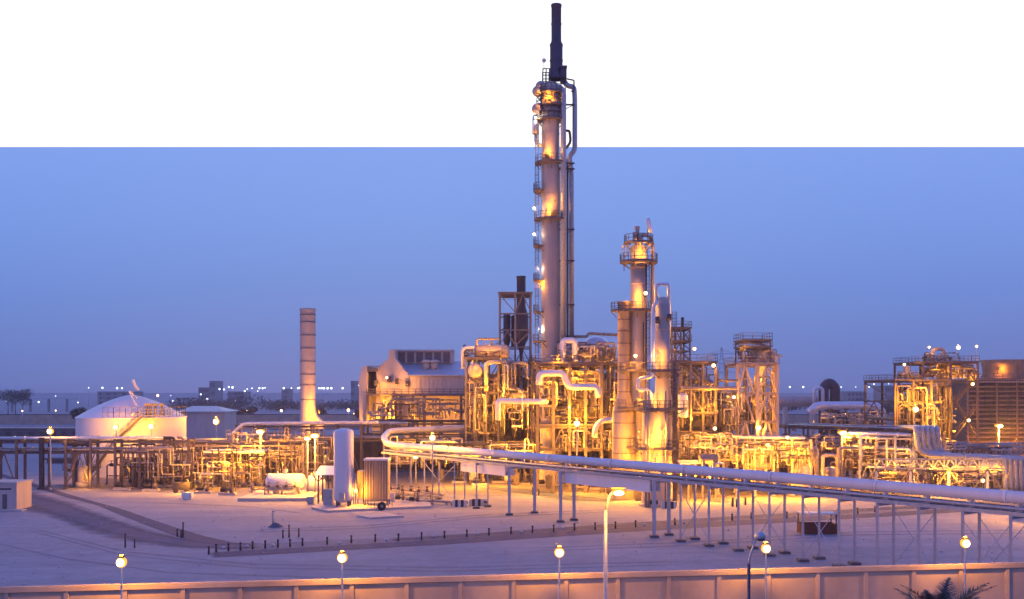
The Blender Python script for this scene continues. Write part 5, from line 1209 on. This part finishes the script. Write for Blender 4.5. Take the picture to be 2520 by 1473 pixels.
for i, (px, py) in enumerate(((550, 1347), (608, 1344), (671, 1341), (835, 1336), (951, 1328), (1068, 1319), (1174, 1313), (1283, 1308), (1386, 1300), (1585, 1291), (1683, 1286), (1955, 1270))):
    q = G(px, py); k = MB(); k.ball((q.x, q.y, .1), .2, 8, 5, 0, .7); tag(build('marker_stone', k, 'stone'), f'small pale round marker stone on the dark road, {ORD[i]} from the left', 'stone', 'pale marker stones on the road')
root = thing('marker_post', G(672, 1294), 'lone pale vent post on a dark heap in the middle of the left sand', 'post')
q = G(672, 1294); k = MB(); k.cyl((q.x, q.y, 0), (q.x, q.y, 1.7), .11, n=8); k.cyl((q.x, q.y, 1.7), (q.x, q.y, 1.8), .16, n=8); build('post', k, 'galv', root)
k = MB(); k.lathe((q.x+.3, q.y, 0), [(.9, 0), (.6, .22), (.3, .4), (.01, .5)], 12); build('footing', k, 'bund', root)
for i, (px, py, h) in enumerate(((1311, 1216, 1.0), (1325, 1216, .8), (1376, 1222, 1.1), (1802, 1244, 1.0), (1812, 1246, 1.0), (1834, 1240, .9))):
    bollard(px, py, h, f'dark stub post on the lit sand by the plant, {ORD[i]} from the left', 'dark stub posts on the lit sand', .16)
# red-brown shelter under the bridge
D = 107.0; a, b = X(1973, D), X(2060, D)
bx = thing('work_shelter', ((a+b)/2, D, 0), 'red-brown open-topped skip with a pale roof frame under the white pipe', 'skip')
k = MB(); k.box((a, D, .05), (b, D+.08, 1.05)); k.box((a, D+1.9, .05), (b, D+1.98, 1.05)); k.box((a, D+.081, .05), (a+.08, D+1.899, 1.05)); k.box((b-.08, D+.081, .05), (b, D+1.899, 1.05)); k.box((a+.081, D+.081, .05), (b-.081, D+1.899, .12))
for t in range(7): xx = a+.2+(b-a-.4)*t/6; k.box((xx-.05, D-.06, .05), (xx+.05, D-.003, 1.05))
build('body', k, 'rust', bx)
for px in (a+.1, b-.1):
    for y in (D+.1, D+1.85):
        k = MB(); k.bar((px, y, 1.05), (px, y, 2.1), .12); build('post', k, 'dark', bx)
k = MB(); k.box((a-.1, D-.1, 2.1), (b+.1, D+2.1, 2.2)); build('roof', k, 'rackm', bx)

rn = random.Random(314); k = MB()
for i in range(800):
    p = G(rn.uniform(-40, 2560), rn.uniform(1225, 1470)); r = rn.uniform(.03, .11) * (1.8 if rn.random() < .04 else 1); k.ball((p.x, p.y, r*.3), r, 5, 3, 0, .6)
tag(build('gravel', k, 'conc'), 'loose stones scattered over the open sand', 'stones', kind='stuff')

# ================================================================== palm by the wall
def palm(px, D, zc, label, seed, R_=2.2, nf=24):
    rn = random.Random(seed); x = X(px, D); root = thing('palm_tree', (x, D, 0), label, 'palm')
    k = MB(); n = 12; vs = []
    prof = []
    z = 0
    while z < zc: prof += [(.24, z), (.19, z+.12)]; z += .22
    k.lathe((x, D, 0), prof+[(.2, zc)], 12); build('trunk', k, 'bark', root)
    for f in range(nf):
        k = MB(); az = 2*PI*f/nf + rn.uniform(-.15, .15); up = rn.uniform(.5, 1.35); L = R_*rn.uniform(.8, 1.1); P = []
        for t in range(11):
            u = t/10; h = L*u*math.cos(up*(1-u*.5)); v = L*(math.sin(up)*u - .22*u*u); P.append(Vector((x+h*math.cos(az), D+h*math.sin(az), zc+v)))
        for t in range(10): k.bar(P[t], P[t+1], .045*(1-t/12))
        for t in range(2, 60):
            u = t/60*10; i = min(9, int(u)); p = P[i].lerp(P[i+1], u-i); dr = (P[i+1]-P[i]).normalized(); sd = dr.cross(Vector((0, 0, 1))).normalized(); up_ = sd.cross(dr)
            ll = .55*math.sin(PI*min(1, t/60*.9+.12))+.08
            for q in (-1, 1):
                e = p + (dr*.75 + sd*q*.8 + up_*rn.uniform(-.25, .25)).normalized()*ll; w = dr*.035
                k.add([p-w, p+w, e], [(0, 1, 2)])
        build('frond', k, 'leaf', root)
    return root
palm(2310, 40, Z(1535, 40), 'dark palm whose fronds poke up at the bottom edge of the picture', 5, 2.3, 13)

# ================================================================== far side: perimeter wall, trees, town, lights
D = 469.0
fw = thing('perimeter_wall', (0, D, 0), 'far pinkish perimeter wall running behind the whole plant', 'wall', kind='thing')
k = MB(); k.box((X(-400, D), D, 0), (X(3000, D), D+.4, 4.35)); build('panel', k, 'fence', fw)
k = MB(); k.box((X(-400, D), D-.2, 4.354), (X(3000, D), D+.6, 4.75)); build('coping', k, 'bund', fw)
for i in range(70): xx = X(-400, D)+i*9.2; k = MB(); k.box((xx, D-.16, 0), (xx+.45, D-.004, 4.35)); build('pilaster', k, 'fence', fw)
hipsh = building(440, 552, 1013, 330, 14, 'low long shed with pale hipped roof right of the storage tank', 'clay', 'shed', 'white', 'shed')
k = MB(); a, b, z0 = X(436, 330), X(557, 330), Z(1013, 330)+.36; k.add([(a, 328.5, z0), (b, 328.5, z0), (b, 346, z0), (a, 346, z0), (a+3, 336, z0+1.7), (b-5, 336, z0+1.7)], [(0, 1, 5, 4), (1, 2, 5), (2, 3, 4, 5), (3, 0, 4), (3, 2, 1, 0)]); build('hipped_roof', k, 'roof', hipsh)
building(-20, 200, 1052, 300, 3, 'low dark wall-like shed left of the storage tank', 'bund', 'shed', 'galv', 'shed', 8, 1)
q = G(140, 1138); building(115, 205, 1129, q.y, 2, 'low dark skip-like trough left of the small steel platform', 'bund', 'trough', 'bund', 'trough')
def far_light(lst, D, label, c, tg, P, r):
    for i, (px, py) in enumerate(sorted(lst)):
        rr = random.Random(px).uniform(.5, 1.2)*r; p = W(px, py, D + (i % 5)*23); k = MB()
        k.cyl((p.x, p.y, 0), (p.x, p.y, p.z-rr), .18, n=6, mi=1); k.ball(p, rr, 8, 6); tag(build('far_lamp', k, [em(P, c, tg), 'galv']), f'{label}, {ORD[i % 36]} from the left', 'street lamp', label)
WHT = (.75, .85, 1.0)
far_light([(14, 985), (95, 987), (137, 972), (192, 988), (218, 952), (252, 952), (288, 953), (300, 953), (315, 975), (330, 983), (355, 986), (370, 986), (420, 971), (425, 984), (494, 968)], 900, 'bluish-white lamp left of the chimney near the horizon', WHT, 'white', 4, .8)
far_light([(510, 980), (540, 955), (551, 956), (563, 950), (572, 951), (580, 984), (602, 960), (608, 955), (620, 953), (634, 960), (638, 953), (646, 953), (652, 952), (698, 953), (717, 953), (733, 953), (738, 952)], 980, 'bluish-white lamp just left of the chimney on the horizon', WHT, 'white', 5, .9)
far_light([(785, 953), (791, 953), (797, 953), (806, 953), (815, 953), (843, 953), (884, 946)], 980, 'bluish-white lamp between chimney and compressor house', WHT, 'white', 5, .9)
far_light([(1943, 950), (1976, 950), (2069, 950), (2105, 950), (2138, 950), (2150, 943), (2170, 942), (2186, 942)], 950, 'bluish-white lamp on the horizon right of the frame tower', WHT, 'white', 4, .8)
far_light([(55, 1009), (137, 1008), (388, 971), (609, 1008), (692, 1008), (857, 1007), (872, 1016), (1935, 996), (2166, 997)], 462, 'small warm lamp at the far perimeter wall', (1, .55, .3), 'warm', 9, .55)
# far town
for i, (a, b, t, D, lab) in enumerate(((515, 529, 936, 1100, 'square block rising from the far town left of the chimney'), (488, 514, 952, 1120, 'stepped low block of the far town'), (863, 872, 936, 1050, 'slim pale tower beside the compressor house'), (872, 886, 950, 1080, 'dark block beside the slim pale far tower'),
        (2178, 2202, 948, 900, 'flat dark far block left of the tall structure'), (693, 706, 955, 1080, 'small far block just left of the chimney'), (560, 600, 962, 1150, 'wide low far block left of the chimney'), (240, 330, 962, 1200, 'very wide low far block above the storage tank'), (2085, 2130, 962, 1000, 'low blue-grey far block right of the arched duct'))):
    building(a, b, t, D, 30, lab, 'farb', 'far_building', 'bund', 'building', 5, 3)
vd = thing('viaduct', (X(60, 760), 760, 0), 'long pale raised viaduct at the far left horizon', 'viaduct')
k = MB(); k.box((X(-300, 760), 760, Z(980, 760)), (X(190, 760), 764, Z(977, 760))); build('deck', k, 'roof', vd)
for i in range(9):
    k = MB(); xx = X(-200+i*45, 760); k.box((xx, 761, 0), (xx+1.2, 763, Z(980, 760))); build('pier', k, 'farb', vd)
# power pylon
D = 700.0; py_ = thing('power_pylon', (X(1775, D), D, 0), 'faint lattice power pylon behind the stair structure', 'pylon')
k = MB(); px = X(1775, D); w = 5.0; zt = Z(852, D)
for i in range(9):
    z0, z1 = zt*i/9, zt*(i+1)/9; a, b = w*(1-i/9.5), w*(1-(i+1)/9.5)
    for q in (-1, 1): k.bar((px+q*a, D, z0), (px+q*b, D, z1), .35); k.bar((px+q*a, D, z0), (px-q*b, D, z1), .22)
build('mast', k, 'galv', py_)
for zf in (.62, .76, .9):
    k = MB(); z = zt*zf; k.bar((px-9, D, z), (px+9, D, z), .35); k.bar((px-9, D, z), (px, D, z+3), .22); k.bar((px+9, D, z), (px, D, z+3), .22); build('cross_arm', k, 'galv', py_)
# trees
def leafy(mb, c, rx, ry, rz, n, s, rn):
    for _ in range(n):
        while True:
            v = Vector((rn.uniform(-1, 1), rn.uniform(-1, 1), rn.uniform(-1, 1)))
            if .25 < v.length < 1: break
        p = Vector(c) + Vector((v.x*rx, v.y*ry, v.z*rz)); a = Vector((rn.uniform(-1, 1), rn.uniform(-1, 1), rn.uniform(-1, 1))).normalized(); b = a.cross(Vector((rn.uniform(-1, 1), rn.uniform(-1, 1), 1))).normalized(); q = s*rn.uniform(.6, 1.3)
        mb.add([p-a*q, p+b*q*.6, p+a*q, p-b*q*.6], [(0, 1, 2, 3)])
rn = random.Random(77); k = MB()
for i in range(150):
    px = rn.uniform(430, 900) if i < 95 else rn.uniform(1910, 2210); D = rn.uniform(760, 960); h = rn.uniform(4.5, 9) + (3.5 if 585 < px < 640 else 0)
    leafy(k, (X(px, D), D, h*.55), h*1.1, h*.7, h*.5, 70, 1.0, rn)
tag(build('far_trees', k, 'tree'), 'hazy belt of low dark trees along the horizon', 'trees', kind='stuff')
def tree(px, D, h, label, seed, w=.6, group='single trees beyond the plant'):
    rn = random.Random(seed); x = X(px, D); root = thing('tree', (x, D, 0), label, 'tree', group)
    k = MB(); k.cyl((x, D, 0), (x, D, h*.5), .3, .15, 7)
    for i in range(4): a = rn.uniform(0, 6.3); k.cyl((x, D, h*.35), (x+math.cos(a)*h*w*.5, D+math.sin(a)*h*w*.4, h*.7), .14, .05, 5)
    build('trunk', k, 'bark', root)
    k = MB()
    for i in range(7): a = rn.uniform(0, 6.3); q = rn.uniform(0, h*w*.55); leafy(k, (x+math.cos(a)*q, D+math.sin(a)*q, h*rn.uniform(.5, .85)), h*w*.35, h*w*.35, h*.18, 110, .5, rn)
    build('crown', k, 'tree', root)
for i, (px, D, h, lab) in enumerate(((20, 640, 18, 'big hazy tree at the far left horizon, left one of three'), (38, 650, 19, 'big hazy tree at the far left horizon, middle of three'), (56, 645, 17, 'big hazy tree at the far left horizon, right one of three'),
        (590, 480, 7.2, 'round bush on the far wall line, left of the chimney'), (622, 520, 8, 'lone small tree beyond the far wall left of the chimney'), (784, 476, 7.8, 'round bush at the right side of the chimney'), (190, 440, 8.5, 'dark round bush at the left shoulder of the storage tank'), (882, 470, 7.5, 'dark bush left of the compressor house'),
        (2148, 500, 9, 'dark umbrella-shaped tree, left of the far pair at the right'), (2182, 510, 9, 'dark umbrella-shaped tree, right of the far pair at the right'))): tree(px, D, h, lab, 100+i)
for i, px in enumerate((440, 452, 463, 475, 486, 498)):
    D = 600+i*7; x = X(px, D); root = thing('palm_tree', (x, D, 0), f'small far palm above the low shed, {ORD[i]} from the left', 'palm', 'far palms above the low shed')
    k = MB(); k.cyl((x, D, 0), (x, D, 10.5), .3, .2, 6); build('trunk', k, 'bark', root)
    k = MB(); rn = random.Random(i)
    for f in range(14):
        a = 2*PI*f/14; e = Vector((math.cos(a)*2.6, math.sin(a)*2.6, rn.uniform(-1.2, 1.0))); c = Vector((x, D, 10.5)); m_ = c+e*.55+Vector((0, 0, .7)); sd = Vector((-math.sin(a), math.cos(a), 0))*.35
        k.add([c-sd*.4, c+sd*.4, m_+sd, m_-sd], [(0, 1, 2, 3)]); k.add([m_-sd, m_+sd, c+e], [(0, 1, 2)])
    build('crown', k, 'tree', root)

# ================================================================== lamps of the plant
lamp(124, 1059, 156, 26, .5, 'first lit sodium lamp on a tall thin post at the far left', pr=.1)
lamps([(286, 1049, 171, 16, .42), (373, 1047, 171, 24, .5)], 'bright sodium lamp on a post before the white storage tank', 'lamps before the storage tank', boost=3)
lamp(532, 1035, 190, 50, .62, 'bright sodium lamp on a post right of the storage tank')
lamp(641, 1059, 160, 120, .75, 'wide floodlight on a post above the left pipework', kind='flood')
lamps([(757, 1076, 148, 70, .55), (775, 1069, 147, 110, .7)], 'wide floodlight of the pair above the white drums', 'pair of floodlights above the white drums', kind='flood')
lamp(1064, 1075, 136, 60, .45, 'sodium lamp on a very thin post inside the bend of the white pipe')
lamp(1023, 1120, 160, 60, .5, 'sodium lamp seen just below the left part of the white pipe')
lamp(1419, 1040, 149, 90, .5, 'bright star-like sodium lamp before the decked structure')
lamp(2251, 1005, 186, 90, .62, 'bright sodium lamp before the tall structure at the right')
lamp(2072, 1062, 158, 110, .75, 'largest floodlight, beside a pale post in the right racks', kind='flood')
lamp(2457, 1045, 200, 300, .8, 'wide floodlight on a post before the brown cooling tower', kind='flood', boost=2.4)
lamp(2545, 1165, 118, 90, .4, 'sodium lamp on a post beyond the right edge by the pipe bridge')
lamps([(314, 1148, 150, 14, .2), (447, 1142, 152, 20, .2), (539, 1142, 156, 24, .2), (560, 1095, 158, 30, .2), (694, 1137, 154, 24, .2), (620, 1125, 158, 20, .18), (800, 1120, 150, 25, .2), (460, 1178, 150, 16, .16), (745, 1180, 144, 12, .16), (205, 1170, 157, 6, .14)], 'small lamp among the left front pipework', 'small lamps in the left pipework', post=False)
lamps([(1098, 1132, 158, 30, .2), (1150, 1120, 160, 30, .2), (1200, 1140, 160, 35, .2), (1262, 1120, 160, 40, .2), (1300, 1095, 160, 30, .2), (1345, 1150, 148, 35, .2), (1440, 1150, 150, 45, .2), (1500, 1130, 148, 40, .2), (1545, 1175, 139, 30, .2)], 'small lamp behind the white pipe, left of the white columns', 'small lamps behind the white pipe', post=False)
lamps([(1175, 1018, 167, 22, .2), (1195, 950, 167, 14, .18), (1162, 885, 167, 9, .16), (1240, 905, 170, 14, .18), (1232, 960, 170, 14, .18), (1205, 848, 171, 9, .16), (1270, 1050, 168, 25, .2), (1290, 985, 168, 14, .18)], 'small lamp in the crowded structure by the lattice tower', 'lamps in the crowded structure', post=False)
lamps([(1372, 880, 151.5, 8, .16), (1362, 955, 153, 14, .18), (1400, 905, 153, 9, .18), (1440, 903, 153, 10, .16), (1400, 1000, 152, 16, .18), (1462, 1005, 152, 16, .18), (1452, 872, 153, 7, .14), (1502, 905, 156, 9, .16), (1500, 1000, 157, 14, .16)], 'small lamp on the decked structure by the tallest tower', 'lamps on the decked structure', post=False)
rt = 22.5*163/FOC
lamps([(1341, 372, 163-rt-.8, 3.2, .13), (1345, 515, 163-rt-.8, 3.6, .13), (1365, 490, 163-rt-.5, .5, .12), (1347, 238, 163-rt-.9, 3.6, .13), (1329, 700, 162, 1.6, .13), (1318, 838, 162, 1.6, .12)], 'small lamp lighting the shell of the tallest tower', 'lamps on the tallest tower', post=False, boost=2.2)
lamps([(1314, 513, 162.5, 1.6, .27), (1314, 577, 162.5, 1.4, .27), (1323, 661, 162.5, 1.2, .24), (1318, 290, 162, 1.0, .25), (1327, 808, 162.5, 1.4, .22)], 'bright white lamp at the left edge of the tallest tower', 'edge lamps of the tallest tower', post=False, c=(1, .72, .45), tg='pale')
lamps([(1583, 612, 141.6, 4.0, .14), (1560, 722, 141.4, 4.4, .14), (1588, 722, 141.4, 2.2, .3), (1532, 607, 142, 1.2, .24), (1563, 873, 139.5, 4.0, .28), (1552, 890, 140, 2.5, .14), (1572, 978, 139.5, 5, .15), (1572, 1060, 138.2, 16, .22), (1572, 1110, 138.0, 16, .2)], 'small lamp on the second-tallest column', 'lamps on the second-tallest column', post=False, boost=2)
lamps([(1621, 872, 137.0, 4.2, .14), (1619, 968, 136.6, 4.2, .14), (1632, 1055, 131.3, 9, .16), (1600, 1085, 131.4, 8, .16), (1615, 1125, 131.2, 9, .16)], 'small lamp on the third white column', 'lamps on the third white column', post=False, boost=1.8)
lamps([(1708, 856, 165, 6, .32), (1755, 897, 149.5, 6, .32), (1660, 858, 166, 3, .2), (1735, 1000, 149, 10, .2), (1757, 985, 149, 12, .24), (1700, 1035, 148, 16, .2), (1758, 1052, 147, 24, .3), (1722, 1090, 142, 26, .22), (1690, 1160, 138, 30, .2), (1740, 1170, 138, 35, .2)], 'small lamp on the stair structure right of the white columns', 'lamps on the stair structure', post=False)
lamps([(1822, 853, 156.5, 2, .2), (1867, 1050, 156, 12, .34), (1805, 975, 155, 6, .28), (1860, 1000, 156.5, 5, .14), (1866, 930, 157, 3, .14)], 'small lamp on the open frame tower', 'lamps on the open frame tower', post=False, boost=2)
lamps([(1775, 1092, 144.5, 22, .2), (1830, 1092, 144.5, 26, .24), (1888, 1092, 144.5, 26, .3), (1936, 1074, 146, 18, .26), (1965, 1105, 144.5, 24, .2), (1830, 1165, 142, 45, .2), (1900, 1170, 142, 50, .2), (1990, 1175, 142, 40, .2)], 'small lamp around the yellow-lit rack', 'lamps around the yellow rack', post=False)
lamps([(2040, 1022, 228, 12, .34), (2082, 1017, 228, 14, .4), (2124, 1030, 228, 12, .34), (2002, 1035, 200, 8, .24), (2120, 1130, 150, 14, .18), (2180, 1150, 150, 16, .18), (2230, 1120, 155, 16, .18), (2300, 1168, 147, 26, .2), (2350, 1165, 147, 20, .2), (2417, 1180, 144, 26, .3), (2480, 1165, 144, 20, .18)], 'small lamp in the right-hand racks', 'lamps in the right racks', post=False)
lamps([(2224, 895, 194, 2.5, .3), (2285, 852, 193, 2.5, .26), (2306, 897, 192, 5, .22), (2344, 899, 192, 5, .24), (2280, 965, 189, 10, .2), (2316, 975, 189, 14, .2), (2300, 1040, 188, 14, .2), (2325, 1060, 188, 12, .2), (2392, 943, 194, 7, .34), (2382, 1032, 194, 9, .36), (2376, 1025, 200, 5, .26)], 'small lamp on the tall structure left of the cooling tower', 'lamps on the tall structure', post=False, boost=1.6)
lamps([(2357, 853, 196, 5, .4), (2402, 850, 198, 2, .26)], 'lamp on a thin pole above the tall structure', 'pole lamps above the tall structure', post=True, base=Z(889, 196), c=(1, .72, .45), tg='pale', pr=.05)
lamps([(952, 927, 213.0, 4, .3), (929, 945, 213.2, 2.2, .2), (1002, 944, 213.2, 3, .22), (968, 1016, 214, 12, .2), (1030, 1024, 215, 16, .2), (1102, 1018, 215, 16, .2), (945, 978, 213, 4, .2), (1130, 1020, 216, 8, .2), (915, 1028, 213.5, 8, .2)], 'small lamp on the compressor house', 'lamps on the compressor house', post=False, boost=2.2)
lamps([(785, 1010, 246, 22, .2), (780, 1048, 242, 30, .2)], 'lamp at the foot of the freestanding chimney', 'lamps at the chimney foot', post=False, boost=2.2)
lamp(878, 1205, 131.6, 26, .16, 'small lamp low between the white vessel and the finned blocks', post=False)
lamp(2460, 905, 223.5, 6, .2, 'small lamp lighting the round fan stack', post=False)
lamp(2500, 1078, 190, 22, .22, 'small lamp low at the right edge before the cooling tower', post=False)

# ================================================================== haze over the far ground
k = MB(); k.box((-1700, -40, -1), (1700, 1650, 100)); hz = build('haze', k, 'white', origin=(0, 0, 0)); hz['kind'] = 'stuff'
hm = bpy.data.materials.new('dusk_haze'); hm.use_nodes = True; hn = hm.node_tree.nodes; hn.clear()
ho = hn.new('ShaderNodeOutputMaterial'); hv = hn.new('ShaderNodeVolumePrincipled'); hv.inputs['Color'].default_value = (.85, .88, 1, 1); hv.inputs['Density'].default_value = .00025
hm.node_tree.links.new(hv.outputs[0], ho.inputs['Volume']); hz.data.materials.clear(); hz.data.materials.append(hm)

# ================================================================== the many small pipes: the largest stay things, the rest is one mass
pp = [o for o in col.objects if o.type == 'MESH' and o.get('category') == 'pipe' and o.parent is None]
def shown(o):
    L = max(o.dimensions) if max(o.dimensions) > 0 else max(max(abs(c) for c in v.co) for v in o.data.vertices)
    vs = [v.co for v in o.data.vertices]; e = [max(v[i] for v in vs)-min(v[i] for v in vs) for i in range(3)]
    sp = (o.data.vertices[0].co-o.data.vertices[4].co).length
    inside = abs(o.location.x/o.location.y) < .51
    return ((e[0]+e[2])*sp/o.location.y**2) * (1 if inside else .2)
pp.sort(key=shown, reverse=True)
rest = [o for o in pp[292:] if o.name.startswith('pipe')]
mats, vv, ff, mi = [], [], [], []
for o in rest:
    b0 = len(vv); vv += [tuple(v.co + o.location) for v in o.data.vertices]; mt = o.data.materials[0]
    if mt not in mats: mats.append(mt)
    for f in o.data.polygons: ff.append(tuple(i+b0 for i in f.vertices)); mi.append(mats.index(mt))
if rest:
    me = bpy.data.meshes.new('small_pipework'); me.from_pydata(vv, [], ff); me.polygons.foreach_set('material_index', mi); me.polygons.foreach_set('use_smooth', [len(f) == 4 for f in ff])
    for mt in mats: me.materials.append(mt)
    so = link(bpy.data.objects.new('small_pipework', me)); tag(so, 'dense mass of the thinnest beige and brown pipes threading through the plant', 'pipes', kind='stuff')
    for o in rest: bpy.data.objects.remove(o)
# ordinals are counted again over what is left
grp = {}
for o in col.objects:
    if o.get('auto'): grp.setdefault(o['auto'], []).append(o)
for key, os_ in grp.items():
    os_.sort(key=lambda o: o['ord'])
    for i, o in enumerate(os_):
        o['label'] = o['stem'] + (', ' + ORD[i] + (' from the left' if o['side'] == 'l' else ' from the front') if len(os_) > 1 else '')
        for q in ('auto', 'ord', 'stem', 'side'): del o[q]
